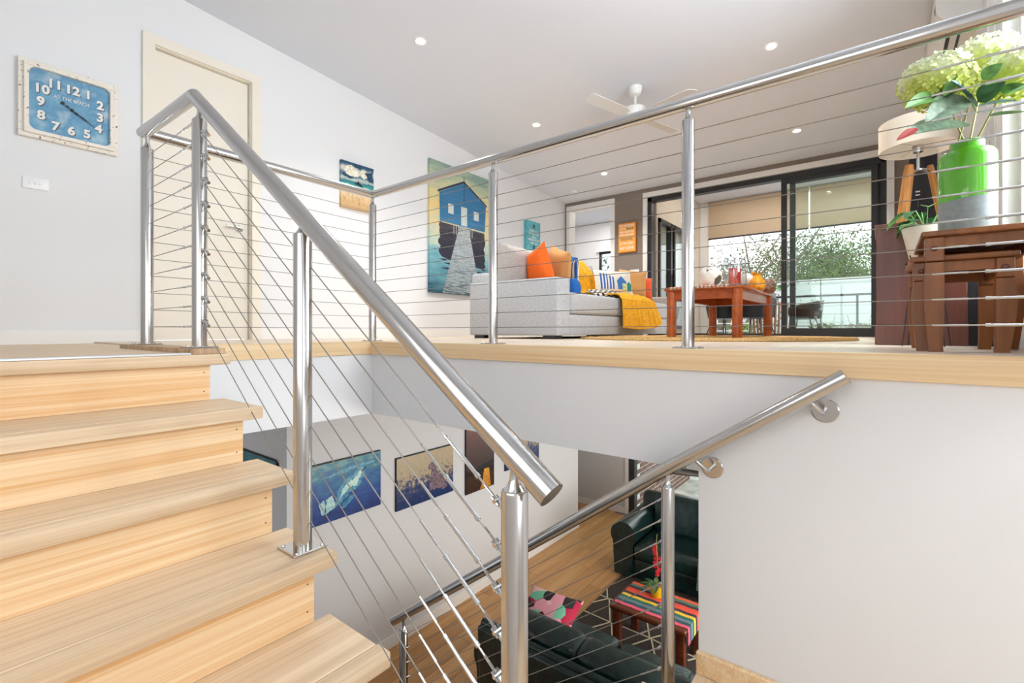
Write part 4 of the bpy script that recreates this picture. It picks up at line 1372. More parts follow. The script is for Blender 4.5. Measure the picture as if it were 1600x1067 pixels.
rn = thing('table_runner', 'orange and white striped woven mat under the white globe', 'mat', (3.95, 1.15, TZ0))
cs = ['orange', 'white', 'tan', 'white', 'orange2', 'white']
for i in range(30):
    a = CY1 - 0.04 - i * 0.0145
    bm = B(); box(bm, 3.716, 4.12, a - 0.014, a, TZ0, TZ0 + 0.005); box(bm, 3.712, 3.7165, a - 0.014, a, TZ0 - 0.012, TZ0 + 0.005)
    add('stripe', bm, cs[i % 6], rn)
# white globe with cut-out
g = PF(1110, 433, 3.7); g.z = TZ0 + 0.004 + 0.078
bm = B(); bmesh.ops.create_uvsphere(bm, u_segments=48, v_segments=32, radius=0.086)
hd = (Vector((-0.314, -0.817, -0.45))).normalized()
dl = [f for f in bm.faces if f.calc_center_median().normalized().dot(hd) > 0.86]
bmesh.ops.delete(bm, geom=dl, context='FACES')
hu = Vector((-0.72, -0.05, 0.65)).normalized()
dl = [f for f in bm.faces if f.calc_center_median().normalized().dot(hu) > 0.93 and R.random() < 0.3]
bmesh.ops.delete(bm, geom=dl, context='FACES')
bmesh.ops.solidify(bm, geom=list(bm.faces), thickness=0.005)
bm.transform(Matrix.Translation(g))
tag(add('ceramic_globe', bm, 'vwhite', loc=g), 'white pierced ceramic globe with a round opening on the coffee table', 'ornament', )
# glass hurricane with candle
h = PF(1148, 440, 3.85); h.z = TZ0
hv = thing('hurricane_vase', 'wide clear glass cylinder holding a red candle on pebbles', 'vase', h)
bm = B(); lathe(bm, [(0.045, 0), (0.075, 0.01), (0.088, 0.04), (0.088, 0.21), (0.080, 0.235), (0.080, 0.26), (0.077, 0.26), (0.077, 0.235), (0.085, 0.21), (0.085, 0.04), (0.07, 0.014), (0.0, 0.012)], h, 40, capb=True, capt=False)
M['thickglass'] = glass_mat('thick_clear_glass', (246, 249, 250), 1.0)
M['thickglass'].node_tree.nodes['Math.001'].inputs[2].default_value = 0.14
add('glass_body', bm, 'thickglass', hv)
bm = B()
for i in range(60):
    a = R.random() * 6.28; r_ = 0.066 * R.random() ** .5
    m_ = Matrix.Translation(h + Vector((r_ * math.cos(a), r_ * math.sin(a), 0.022 + 0.02 * R.random()))) @ Matrix.Rotation(R.random() * 3, 4, 'Z') @ Matrix.Diagonal((1, .7, .5, 1))
    bmesh.ops.create_icosphere(bm, subdivisions=1, radius=0.013, matrix=m_)
add('pebbles', bm, 'pebble', hv, kind='stuff')
c = thing('candle', 'thick orange-red pillar candle inside the glass cylinder', 'candle', h + Vector((0, 0, 0.045)))
bm = B(); lathe(bm, [(0.046, 0.045), (0.046, 0.165), (0.043, 0.168), (0.012, 0.164), (0.0, 0.164)], h, 28); add('wax', bm, 'redc', c)
bm = B(); tube(bm, [h + Vector((0, 0, 0.163)), h + Vector((0.002, 0, 0.175))], 0.0012, 6); add('wick', bm, 'iron', c)
# round white plate/globe behind
g = PF(1168, 436, 4.2); g.z = TZ0 + 0.085
bm = B(); bmesh.ops.create_uvsphere(bm, u_segments=40, v_segments=24, radius=0.085)
bm.transform(Matrix.Translation(g)); tag(add('ceramic_globe', bm, 'vwhite', loc=g), 'plain white ceramic ball half hidden behind the glass cylinder', 'ornament')
# amber jar
g = PF(1183, 449, 4.0); g.z = TZ0
j = thing('ceramic_jar', 'amber yellow pear-shaped ceramic jar on the coffee table corner', 'jar', g)
bm = B(); lathe(bm, [(0.045, 0), (0.064, 0.02), (0.068, 0.05), (0.056, 0.085), (0.034, 0.115), (0.026, 0.132), (0.03, 0.145), (0.024, 0.145), (0.02, 0.13)], g, 32, capt=False); add('body', bm, 'honey', j)
bm = B(); tube(bm, [g + Vector((0.0, 0.03, 0.13)), g + Vector((0.01, 0.045, 0.145)), g + Vector((0.01, 0.03, 0.158)), g + Vector((0, 0.01, 0.15))], 0.006, 8); add('lug', bm, 'honey', j)
g = PF(1201, 452, 4.25); g.z = TZ0
bm = B(); lathe(bm, [(0.04, 0), (0.055, 0.02), (0.058, 0.06), (0.05, 0.10), (0.03, 0.125), (0.02, 0.128)], g, 28)
tag(add('ceramic_jar', bm, 'pebble', loc=g), 'brown speckled stone jar behind the amber one', 'jar')

# ================================================================ TERRACE FURNITURE
def tub_chair(c, rz, label):
    t = thing('tub_chair', label, 'chair', c, rz, 'black tub chairs on the terrace')
    def shell(u, v):
        a = -2.3 + 4.6 * u
        h_ = 0.30 * (0.55 + 0.45 * math.cos(a * 0.6))
        r_ = 0.27 - 0.02 * (1 - v)
        if v < 0.5:
            k = v / 0.5
            return Vector((math.sin(a) * r_ * k, -math.cos(a) * r_ * k * 0.95, 0.40 + 0.02 * k * k))
        k = (v - 0.5) / 0.5
        return Vector((math.sin(a) * (r_ + 0.03 * k), -math.cos(a) * (r_ + 0.03 * k) * 0.95, 0.42 + h_ * k))
    bm = sheet(shell, 28, 12, 0.012)
    add('shell', bm, 'blackp', t, local=True)
    for sx in (-1, 1):
        for sy in (-1, 1):
            bm = B(); tube(bm, [(sx * 0.13, sy * 0.13, 0.405), (sx * 0.24, sy * 0.24, 0.0)], 0.009, 8); add('leg', bm, 'black', t, local=True)
    return t


p1 = PF(1132, 480, 8.0); p1.z = -0.15
tub_chair(p1, -0.6, 'black tub chair seen between the coffee table legs, left one')
p1 = PF(1180, 480, 7.4); p1.z = -0.15
tub_chair(p1, -0.9, 'black tub chair beside the slatted outdoor table, right one')
p1 = PF(1256, 480, 7.9); p1.z = -0.15
ch3 = tub_chair(p1, 0.4, 'dark tub chair behind the closed glass door panel')
ot = thing('outdoor_table', 'outdoor table standing on splayed timber slats', 'table', (7.6, 1.3, -0.15))
tc_ = PF(1196, 474, 7.7)
bm = rbox(tc_.x - 0.35, tc_.x + 0.5, tc_.y - 0.20, tc_.y + 0.42, 0.50, 0.535, 0.004, 1); add('top', bm, 'table', ot)
for i in range(12):
    yb = tc_.y + 0.20 - i * 0.055
    bm = B()
    tube(bm, [(tc_.x - 0.25, yb * 1.0 + 0.0, 0.50), (tc_.x - 0.25, yb - 0.06 + 0.01 * i, -0.15)], 0.017, 4); add('slat', bm, 'slat', ot)
# potted plant leaf cluster next to the table
def leafshape(L_, W_, curl=0.2, n=8, th=0.0008, wav=0.0):
    """leaf from the origin along +X, flat in XY, curling down"""
    def f(u, v):
        t = v
        wd = W_ * math.sin(pi * min(1, t ** 0.8)) ** 0.8 * (1 - 0.15 * t)
        s = (2 * u - 1)
        return Vector((L_ * t, s * wd / 2, -curl * L_ * t * t + 0.18 * W_ * (abs(s)) * math.sin(pi * t) + wav * math.sin(9 * t) * W_ * s * s))
    b = B(); grid(b, f, 4, n)
    bmesh.ops.remove_doubles(b, verts=list(b.verts), dist=1e-5)
    return b


def put_leaf(par, base, tip, W_, m, curl=0.15, name='leaf', face=None, **k):
    base, tip = Vector(base), Vector(tip)
    d = tip - base
    X = d.normalized()
    up = Vector(face) if face else Vector((-CA * 0.8, -SA * 0.8, 0.6))
    Y = up.cross(X).normalized(); Z = X.cross(Y)
    mt_ = Matrix((X, Y, Z)).transposed().to_4x4(); mt_.translation = base
    b = leafshape(d.length, W_, curl)
    b.transform(mt_)
    return add(name, b, m, par, recalc=True, **k)


op = thing('potted_plant', 'leafy green plant in a small pot on the slatted outdoor table', 'plant', (tc_.x - 0.1, tc_.y - 0.1, 0.536))
oc = Vector((tc_.x - 0.1, tc_.y - 0.1, 0.536))
bm = B(); lathe(bm, [(0.05, 0), (0.06, 0.01), (0.075, 0.12), (0.07, 0.12), (0.0, 0.10)], oc, 24); add('pot', bm, 'vgrey', op)
for i in range(14):
    a = i * 2.4
    r_ = R.uniform(0.10, 0.2)
    b0 = oc + Vector((0, 0, 0.10)); t0 = b0 + Vector((math.cos(a) * r_ * 0.5, math.sin(a) * r_ * .5, R.uniform(0.08, 0.2)))
    bm = B(); tube(bm, [b0, t0], 0.003, 5); add('stem', bm, 'stem', op)
    put_leaf(op, t0, t0 + Vector((math.cos(a) * 0.13, math.sin(a) * 0.13, R.uniform(-0.04, 0.06))), 0.07, 'lf_mid' if i % 2 else 'lf_dark')

# balustrade at the terrace edge
tb = thing('terrace_fence', 'dark-railed fence with pale panels at the far edge of the terrace', 'fence', (11.5, 0, -0.15))
for y0 in (-2.6, -1.1, 0.4, 1.9, 3.4):
    bm = B(); box(bm, 11.5, 11.54, y0 - 0.02, y0 + 0.02, -0.15, 0.78); add('post', bm, 'black', tb)
bm = B(); box(bm, 11.49, 11.55, -4, 3.4, 0.76, 0.80); add('top_rail', bm, 'black', tb)
for z in (0.05, 0.22, 0.39, 0.56):
    bm = B(); box(bm, 11.51, 11.53, -4, 3.4, z, z + 0.02); add('rail', bm, 'alum', tb)
wf = thing('boundary_fence', 'long pale boundary wall beyond the terrace, below the trees', 'fence', (17, -3, -1.5))
for i in range(9):
    bm = B(); box(bm, 17, 17.06, -9 + i * 1.5, -9 + i * 1.5 + 1.47, -1.5, 1.62); add('panel', bm, 'frost', wf)

# trees
def tree(label, c, hgt, spread, m, nleaf, seed, branches=7, lsz=0.13, zlo=0.3):
    rr = random.Random(seed)
    t = thing('tree', label, 'tree', c, group='trees beyond the terrace')
    bm = B()
    base = Vector(c)
    top = base + Vector((0, 0, hgt * 0.55))
    tube(bm, [base, base + Vector((0.1, 0.1, hgt * 0.3)), top], 0.1, 7, radii=[0.16, 0.11, 0.07])
    tips = []
    for i in range(branches):
        a = i * 2.4 + rr.random()
        st_ = base + Vector((0, 0, hgt * rr.uniform(0.15, 0.5)))
        m1 = st_ + Vector((math.cos(a) * spread * 0.4, math.sin(a) * spread * 0.4, hgt * rr.uniform(0.08, 0.2)))
        e1 = m1 + Vector((math.cos(a + .3) * spread * 0.5, math.sin(a + .3) * spread * 0.5, hgt * rr.uniform(0.02, 0.25)))
        tube(bm, [st_, m1, e1], 0.05, 5, radii=[0.06, 0.04, 0.015])
        tips += [m1, e1, (m1 + e1) / 2]
        for j in range(3):
            e2 = m1 + Vector((rr.uniform(-1, 1), rr.uniform(-1, 1), rr.uniform(-0.3, 0.8))) * spread * 0.45
            tube(bm, [m1, e2], 0.02, 4, radii=[0.025, 0.008]); tips.append(e2)
    add('trunk', bm, 'bark', t)
    vs, fs = [], []
    b = B()
    for i in range(nleaf):
        q = rr.choice(tips) + Vector((rr.gauss(0, 1), rr.gauss(0, 1), rr.gauss(0, 0.7))) * spread * 0.2
        d = Vector((rr.uniform(-1, 1), rr.uniform(-1, 1), rr.uniform(-1, 1))).normalized()
        e = d.cross(Vector((rr.uniform(-1, 1), rr.uniform(-1, 1), rr.uniform(-1, 1)))).normalized()
        l_ = lsz * rr.uniform(0.5, 1.2)
        b.faces.new([b.verts.new(q), b.verts.new(q + d * l_ * .5 + e * l_ * .25), b.verts.new(q + d * l_), b.verts.new(q + d * l_ * .5 - e * l_ * .25)])
    add('foliage', b, m, t, recalc=False, kind='stuff')
    return t


def gp(u, F, z):
    q = PF(u, 500, F); q.z = z
    return q


tree('pale barked spreading tree seen through the open slider, left of the door stile', gp(1128, 14, -2.5), 6.2, 1.9, M['leaf2'], 3200, 1, 14, 0.09)
tree('thin branching tree just left of the slider stile', gp(1200, 16, -2.5), 6.6, 2.2, M['leaf2'], 3600, 2, 14, 0.10)
tree('dense olive tree behind the left half of the closed glass panel', gp(1262, 19, -2.5), 8.0, 2.4, M['leaf1'], 13000, 3, 13, 0.13)
tree('bright green bushy tree in the middle of the closed glass panel', gp(1318, 18, -2.5), 7.2, 2.1, M['leaf3'], 12000, 4, 12, 0.12)
tree('tall dark olive tree by the right edge of the glass panel', gp(1362, 20, -2.5), 8.4, 2.4, M['leaf1'], 12000, 5, 13, 0.13)
tree('green tree seen through the small far room window', Vector((13, 7.2, -2)), 5.5, 1.8, M['leaf1'], 2500, 6, 9, 0.13)
tree('grey green tree outside the terrace side window', Vector((11.6, 6.2, -2.5)), 5.8, 1.9, M['leaf2'], 3500, 8, 9, 0.12)
for i, (u, lab) in enumerate([(1100, 'low green bush by the terrace edge, left of the table leg'), (1160, 'low bush seen under the coffee table'), (1290, 'low grassy shrub left of the fence post behind the glass'), (1345, 'low teal shrub at the right end behind the glass')]):
    c = gp(u, 13.0, -0.9)
    rr = random.Random(20 + i)
    t = thing('shrub', lab, 'shrub', c, group='shrubs below the terrace edge')
    b = B()
    for k in range(900):
        a = rr.random() * 6.28; r_ = 0.6 * rr.random() ** .5; hz = rr.random() ** 0.7
        q = c + Vector((math.cos(a) * r_ * (1 - .5 * hz), math.sin(a) * r_ * (1 - .5 * hz), 1.1 * hz))
        d = Vector((rr.uniform(-1, 1), rr.uniform(-1, 1), rr.uniform(0, 1))).normalized(); e = d.cross(Vector((rr.random(), rr.random(), 0.2))).normalized()
        l_ = 0.12
        b.faces.new([b.verts.new(q), b.verts.new(q + d * l_ * .5 + e * .02), b.verts.new(q + d * l_), b.verts.new(q + d * l_ * .5 - e * .02)])
    add('foliage', b, 'leaf1' if i != 1 else 'leaf3', t, recalc=False, kind='stuff')
    bm = B()
    for k in range(8):
        a = k * 0.8; tube(bm, [c, c + Vector((math.cos(a) * .3, math.sin(a) * .3, 1.0 + 0.2 * (k % 3)))], 0.01, 4, radii=[0.014, 0.005])
    add('twigs', bm, 'bark', t, kind='stuff')

# ================================================================ RIGHT SIDE: CABINET, PLANT, LAMP, NEST OF TABLES, VASE
cb = thing('cabinet', 'red-brown wooden cabinet behind the nest of tables', 'cabinet', (3.3, -0.14, 0))
add('carcass', rbox(3.10, 3.50, -0.315, 0.030, 0.10, 0.60, 0.004, 1), 'mahog', cb)
add('top', rbox(3.085, 3.515, -0.322, 0.036, 0.60, 0.618, 0.003, 1), 'mahog', cb)
add('plinth', rbox(3.094, 3.50, -0.318, 0.034, 0.0, 0.10, 0.003, 1), 'mahog', cb)
bm = B(); box(bm, 3.12, 3.48, -0.405, -0.318, 0.0, 0.46); 
tag(add('black_box', bm, 'blackp', loc=(3.3, -0.36, 0)), 'black box beside the red-brown cabinet behind the table legs', 'speaker')  # plain box filling the dark gap beside the cabinet

spk = thing('tower_speaker', 'tall black tower speaker standing behind the tripod lamp', 'speaker', (5.8, -0.29, 0))
add('cabinet', rbox(5.72, 5.98, -0.385, -0.195, 0.0, 1.72, 0.006, 1), 'blackp', spk)
q = PX(1434, 302, 5.718)
bm = B(); box(bm, 5.716, 5.7205, q.y - 0.016, q.y + 0.016, q.z + 0.01, q.z + 0.022); box(bm, 5.716, 5.7205, q.y - 0.016, q.y + 0.016, q.z - 0.02, q.z - 0.01)
add('label_plate', bm, 'switch', spk, label='small white label')
bm = B(); box(bm, 5.716, 5.7205, q.y - 0.006, q.y + 0.004, q.z - 0.13, q.z - 0.07); add('switch_slot', bm, 'shadow', spk)

# tripod lamp
LC = PF(1434.5, 230, 2.9)
lp = thing('tripod_lamp', 'tripod floor lamp with timber legs and a linen drum shade', 'lamp', (LC.x, LC.y, 0))
zb, zt_ = CH + (516 - 233) * 2.9 / FP, CH + (516 - 190) * 2.9 / FP
bm = B()
lathe(bm, [(0.192, zb), (0.192, zt_), (0.189, zt_), (0.189, zb), (0.192, zb)], (LC.x, LC.y, 0), 56, capb=False, capt=False)
add('lamp_shade', bm, 'shade', lp)
bm = B()
for a in (0.4, 2.5, 4.6):
    tube(bm, [(LC.x, LC.y, zb + 0.02), (LC.x + 0.19 * math.cos(a), LC.y + 0.19 * math.sin(a), zb + 0.015)], 0.0018, 5)
add('shade_spider', bm, 'steel', lp, kind='stuff')
zh = CH + (516 - 268) * 2.9 / FP
bm = B(); tube(bm, [(LC.x, LC.y, zh), (LC.x, LC.y, zb + 0.0)], 0.0085, 12); add('pole', bm, 'steel', lp)
bm = B(); lathe(bm, [(0.024, zb - 0.02), (0.03, zb + 0.01), (0.03, zb + 0.02)], (LC.x, LC.y, 0), 20); add('socket', bm, 'steel', lp)
bm = B(); lathe(bm, [(0.025, zh - 0.008), (0.055, zh - 0.004), (0.055, zh + 0.004), (0.02, zh + 0.008)], (LC.x, LC.y, 0), 24); add('hub', bm, 'steel', lp)
Rv = Vector((SA, -CA, 0)); Fv = Vector((CA, SA, 0))
for (ua, ub, df) in [(1419, 1378, 0.10), (1423, 1395, -0.10), (1453, 1512, 0.0)]:
    a_ = PF(ua, 258, 2.9 + df * 0.5); b_ = PF(ub, 530, 2.9 + df * 1.5); b_.z = 0.0
    if b_.y < -0.42: b_.y = -0.42
    bm = B(); tube(bm, [a_, a_.lerp(b_, 0.04), b_], 0.016, 12, radii=[0.014, 0.019, 0.013]); add('leg', bm, 'lampwood', lp)

# plant stand and pot
PC = PF(1447, 370, 2.25)
zp0 = 0.40
ps = thing('plant_stand', 'thin black wire stand holding the white plant pot', 'stand', (PC.x, PC.y, 0))
for a in (0.6, 2.2, 3.7, 5.3):
    bm = B(); tube(bm, [(PC.x + 0.075 * math.cos(a), PC.y + 0.075 * math.sin(a), zp0 + 0.03), (PC.x + 0.06 * math.cos(a), PC.y + 0.06 * math.sin(a), zp0 - 0.02), (PC.x + 0.11 * math.cos(a), PC.y + 0.11 * math.sin(a), 0.0)], 0.0028, 6); add('leg', bm, 'black', ps)
bm = B(); tube(bm, [(PC.x + 0.075 * math.cos(a / 24 * 2 * pi), PC.y + 0.075 * math.sin(a / 24 * 2 * pi), zp0 - 0.006) for a in range(25)], 0.003, 6); add('ring', bm, 'black', ps)
pp = thing('potted_plant', 'glossy green plant in a tapered white pot behind the green vase', 'plant', (PC.x, PC.y, zp0))
bm = B(); lathe(bm, [(0.055, zp0), (0.06, zp0 + 0.005), (0.092, 0.560), (0.086, 0.560), (0.082, 0.54), (0.0, 0.54)], (PC.x, PC.y, 0), 32); add('pot', bm, 'vwhite', pp)
rr = random.Random(11)
for i in range(17):
    a = i * 2.4 + 0.4
    r0 = rr.uniform(0.02, 0.05); r1 = rr.uniform(0.04, 0.10)
    b0 = Vector((PC.x + r0 * math.cos(a) * .5, PC.y + r0 * math.sin(a) * .5, 0.54))
    b1 = Vector((PC.x + r1 * math.cos(a), PC.y + r1 * math.sin(a), 0.58 + rr.uniform(0, 0.07)))
    bm = B(); tube(bm, [b0, (b0 + b1) / 2 + Vector((0, 0, 0.015)), b1], 0.002, 5); add('stem', bm, 'lf_mid', pp)
    e = b1 + Vector((math.cos(a) * 0.075, math.sin(a) * 0.075, rr.uniform(-0.05, 0.02)))
    put_leaf(pp, b1, e, 0.06, 'lf_dark' if i % 3 else 'lf_mid', 0.2, face=(0, 0, 1))

# nest of tables
def nest_leg(par, x, y, z1, s, outx, outy):
    """square leg, straight to a collar, then a gentle sabre curve ending outward"""
    b = B()
    zs = [0.0, 0.03, 0.08, 0.14, 0.20, 0.25, z1 * 0.62, z1 * 0.78]
    prev = None
    def off(z):
        t = 1 - z / (z1 * 0.8)
        return 0.014 * math.sin(max(0, t) * pi * 1.3 + 0.2) - 0.004
    rings = []
    for z in zs:
        tt = z / (z1 * 0.8)
        w = s * 0.5 * (0.80 + 0.34 * math.sin(min(1, tt) * pi * 0.75) ** 1.5) if tt < 0.95 else s * 0.5
        if z == z1 * 0.78: w = s * .5
        o_ = -off(z) + (0.006 if z < 0.02 else 0)
        cx_, cy_ = x + outx * o_, y + outy * o_
        rings.append([b.verts.new((cx_ + sx * w, cy_ + sy * w, z)) for sx, sy in [(-1, -1), (1, -1), (1, 1), (-1, 1)]])
    for i in range(len(rings) - 1):
        for k in range(4):
            b.faces.new([rings[i][k], rings[i][(k + 1) % 4], rings[i + 1][(k + 1) % 4], rings[i + 1][k]])
    b.faces.new(rings[0]); b.faces.new(rings[-1])
    lg = add('leg', b, 'nest', par)
    b = rbox(x - s * .53, x + s * .53, y - s * .53, y + s * .53, z1 * 0.79, z1, 0.003, 1)
    blk = add('leg_block', b, 'nest', lg)
    b = B(); bmesh.ops.create_uvsphere(b, u_segments=16, v_segments=10, radius=0.011, matrix=Matrix.Translation((x - s * .53, y, z1 * 0.90)) @ Matrix.Diagonal((0.6, 1, 0.8, 1)))
    add('knob', b, 'mahog', lg)


def nest_table(label, x0, x1, y0, y1, z, over, s, inset):
    t = thing('nest_table', label, 'table', ((x0 + x1) / 2, (y0 + y1) / 2, 0), group='nest of tables')
    add('top', rbox(x0, x1, y0, y1, z - 0.020, z, 0.006, 2), 'nest', t)
    xs = (x0 + over + s / 2, x1 - over - s / 2); ys = (y0 + over + s / 2, y1 - over - s / 2)
    zl = z - 0.021
    for ix, x in enumerate(xs):
        for iy, y in enumerate(ys):
            nest_leg(t, x, y, zl, s, -0.2 if ix == 0 else 0.2, -0.15 if iy == 1 else 0.3)
    for a in [(xs[0], xs[1], ys[0] - .008, ys[0] + .008), (xs[0], xs[1], ys[1] - .008, ys[1] + .008)]:
        bm = B(); box(bm, a[0], a[1], a[2], a[3], zl - 0.05, zl); add('apron', bm, 'nest', t)
    bm = B(); box(bm, xs[0] - .008, xs[0] + .008, ys[0], ys[1], zl - 0.035, zl); add('apron', bm, 'nest', t)
    bm = B(); box(bm, xs[1] - .008, xs[1] + .008, ys[0], ys[1], zl - 0.05, zl); add('apron', bm, 'nest', t)
    return t


nest_table('largest brown table of the nest, carrying the green vase', 2.195, 2.70, -0.435, -0.105, 0.420, 0.012, 0.048, 0)
nest_table('smaller brown table nested beneath the one with the vase', 2.245, 2.66, -0.355, -0.075, 0.340, 0.012, 0.044, 0)

# vase
VC = PF(1511, 300, 1.80); VC.z = 0.42
vs_ = thing('vase', 'tall glossy vase, lime green above a matt grey base', 'vase', VC)
bm = B()
prof = [(0.078, 0), (0.083, 0.006), (0.083, 0.155)]
lathe(bm, prof, VC, 48, capt=False)
add('grey_base', bm, 'vgrey', vs_, label='matt grey glazed lower half')
bm = B()
pr2 = [(0.083, 0.150)] + [(0.083, 0.30)] + [(0.081, 0.318), (0.074, 0.328), (0.055, 0.334), (0.050, 0.340), (0.050, 0.362), (0.048, 0.368), (0.044, 0.366), (0.044, 0.34), (0.07, 0.32), (0.075, 0.15)]
lathe(bm, pr2, VC, 48, capb=False, capt=False)
for v_ in bm.verts:
    if abs(v_.co.z - (VC.z + 0.150)) < 1e-4:
        a = math.atan2(v_.co.y - VC.y, v_.co.x - VC.x)
        v_.co.z += 0.010 * math.sin(a * 1.0 + 2.6)
        v_.co.x = VC.x + (v_.co.x - VC.x) * 1.012; v_.co.y = VC.y + (v_.co.y - VC.y) * 1.012
    elif v_.co.z < VC.z + 0.31:
        v_.co.x = VC.x + (v_.co.x - VC.x) * 1.012; v_.co.y = VC.y + (v_.co.y - VC.y) * 1.012
add('green_glaze', bm, 'green', vs_, label='glossy lime green upper half')

# hydrangeas
NECK = VC + Vector((0, 0, 0.36))
def head(par, c, rx, rz_, seed, n=170):
    rr = random.Random(seed)
    b = B()
    for i in range(n):
        zz = 1 - 2 * (i + .5) / n
        a = i * 2.39996
        q = Vector((math.sqrt(1 - zz * zz) * math.cos(a), math.sqrt(1 - zz * zz) * math.sin(a), zz))
        nrm = (q + Vector((rr.uniform(-.3, .3), rr.uniform(-.3, .3), rr.uniform(-.3, .3)))).normalized()
        rad_ = rr.uniform(0.86, 1.04)
        c0 = Vector((q.x * rx * rad_, q.y * rx * rad_, q.z * rz_ * rad_))
        t1 = nrm.orthogonal().normalized(); t2 = nrm.cross(t1)
        ph = rr.random() * 6.28
        s_ = rr.uniform(0.014, 0.019)
        ctr = b.verts.new(c0)
        for k in range(4):
            a1 = ph + k * pi / 2
            d1 = t1 * math.cos(a1) + t2 * math.sin(a1)
            dl_ = t1 * math.cos(a1 - 0.6) + t2 * math.sin(a1 - 0.6); dr_ = t1 * math.cos(a1 + 0.6) + t2 * math.sin(a1 + 0.6)
            b.faces.new([ctr, b.verts.new(c0 + dl_ * s_ * .8 + nrm * .004), b.verts.new(c0 + d1 * s_ * 1.1 + nrm * .007), b.verts.new(c0 + dr_ * s_ * .8 + nrm * .004)])
    core = bmesh.ops.create_icosphere(b, subdivisions=2, radius=1.0, matrix=Matrix.Diagonal((rx * .82, rx * .82, rz_ * .82, 1)))
    b.transform(Matrix.Translation(c))
    return add('flower_head', b, 'petal', par, recalc=False, loc=c)


heads = [((1463, 128), 1.78, 0.112, 0.095, 'left pale yellow-green hydrangea, nearest the lamp shade'),
         ((1538, 98), 1.86, 0.118, 0.100, 'tallest pale yellow-green hydrangea above the middle of the vase'),
         ((1590, 115), 1.70, 0.100, 0.090, 'right-hand hydrangea cut by the frame edge'),
         ((1535, 138), 2.00, 0.070, 0.05, 'small low hydrangea behind the leaves above the vase neck')]
hy = []
for i, ((u, v), F, rx, rz_, lab) in enumerate(heads):
    c = PF(u, v, F)
    base_ = NECK + Vector((0.012 * math.cos(i * 2), 0.012 * math.sin(i * 2), -0.20))
    t = thing('hydrangea', lab, 'flower', base_, group='hydrangeas in the vase')
    hy.append(t)
    head(t, c, rx, rz_, 30 + i)
    nk = NECK + Vector((0.03 * math.cos(i * 2), 0.03 * math.sin(i * 2), 0.0))
    bm = B(); tube(bm, [base_, nk, nk.lerp(c, 0.55) + Vector((0, 0, 0.02)), c], 0.0035, 7); add('stem', bm, 'stem', t)


def LP(par, b0, e0, W_, m, Fb, Fe, curl=0.12, **k):
    return put_leaf(par, PF(b0[0], b0[1], Fb), PF(e0[0], e0[1], Fe), W_, m, curl, **k)


LP(hy[0], (1514, 192), (1404, 213), 0.11, 'lf_sage', 1.72, 1.66, 0.0, face=(-0.5, -0.3, 0.6))
LP(hy[0], (1434, 200), (1400, 220), 0.032, 'lf_red', 1.655, 1.655, 0.0, label='small red leaf tip')
LP(hy[0], (1506, 150), (1448, 190), 0.11, 'lf_sage', 1.72, 1.66, 0.05)
LP(hy[1], (1525, 168), (1490, 122), 0.075, 'lf_blue', 1.72, 1.66, 0.05)
LP(hy[0], (1470, 150), (1420, 160), 0.07, 'lf_mid', 1.74, 1.66, 0.1)
LP(hy[0], (1475, 150), (1497, 112), 0.035, 'lf_mid', 1.7, 1.68, 0.1)
LP(hy[0], (1490, 140), (1455, 156), 0.045, 'lf_dark', 1.74, 1.7, 0.1)
LP(hy[1], (1528, 160), (1571, 126), 0.085, 'lf_dark', 1.7, 1.64, 0.05)
LP(hy[1], (1522, 168), (1592, 152), 0.055, 'lf_blue', 1.68, 1.62, 0.1, face=(-0.3, -0.2, 0.9))
LP(hy[1], (1535, 125), (1566, 98), 0.055, 'lf_mid', 1.68, 1.64, 0.05)
LP(hy[2], (1568, 148), (1606, 128), 0.065, 'lf_mid', 1.66, 1.56, 0.05)
LP(hy[2], (1545, 182), (1612, 174), 0.05, 'lf_sage', 1.68, 1.55, 0.0, face=(0.1, 0.1, 1))
LP(hy[2], (1524, 175), (1512, 150), 0.04, 'lf_mid', 1.74, 1.72, 0.05)

# ================================================================ LOWER ROOM FURNITURE
def lsofa_part(name, bm, par):
    return add(name, bm, 'leather', par)


# far sofa, facing -X with its back to the glass
fs = thing('leather_sofa', 'dark green leather sofa against the glass door, far side of the low table', 'sofa', (5.75, 1.6, LF))
y1, y0 = 2.62, 0.45
lsofa_part('base', rbox(5.40, 6.20, y0 + 0.1, y1 - 0.1, LF + 0.04, LF + 0.27, 0.03, 3), fs)
for a, b_ in [(y0 + 0.27, 1.42), (1.43, y1 - 0.27)]:
    lsofa_part('seat_cushion', rbox(5.33, 5.95, a, b_, LF + 0.27, LF + 0.46, 0.06, 4), fs)
    bm = rbox(-0.14, 0.14, a + 0.01, b_ - 0.01, 0, 0.50, 0.07, 4)
    bm.transform(Matrix.Translation((6.03, 0, LF + 0.40)) @ Matrix.Rotation(0.2, 4, 'Y'))
    lsofa_part('back_cushion', bm, fs)
lsofa_part('backrest', rbox(6.13, 6.31, y0 + 0.05, y1 - 0.05, LF + 0.04, LF + 0.84, 0.07, 4), fs)


def roll_arm(par, xf, xb, yc_, w_, h_, z0):
    bm = B()
    pts = []
    r_ = w_ * 0.62
    for i in range(19):
        a = -0.6 + (pi + 1.2) * i / 18
        pts.append((yc_ + r_ * math.cos(a), z0 + h_ - r_ + r_ * math.sin(a)))
    pts = pts + [(yc_ - w_ * .42, z0 + 0.04), (yc_ + w_ * .42, z0 + 0.04)]
    prism(bm, pts, lambda a, b, q: (q, a, b), xf, xb)
    bmesh.ops.bevel(bm, geom=[e for e in bm.edges if len(e.link_faces) == 2 and e.calc_face_angle(0) > 1.2], offset=0.02, segments=3, affect='EDGES')
    return lsofa_part('arm', bm, par)


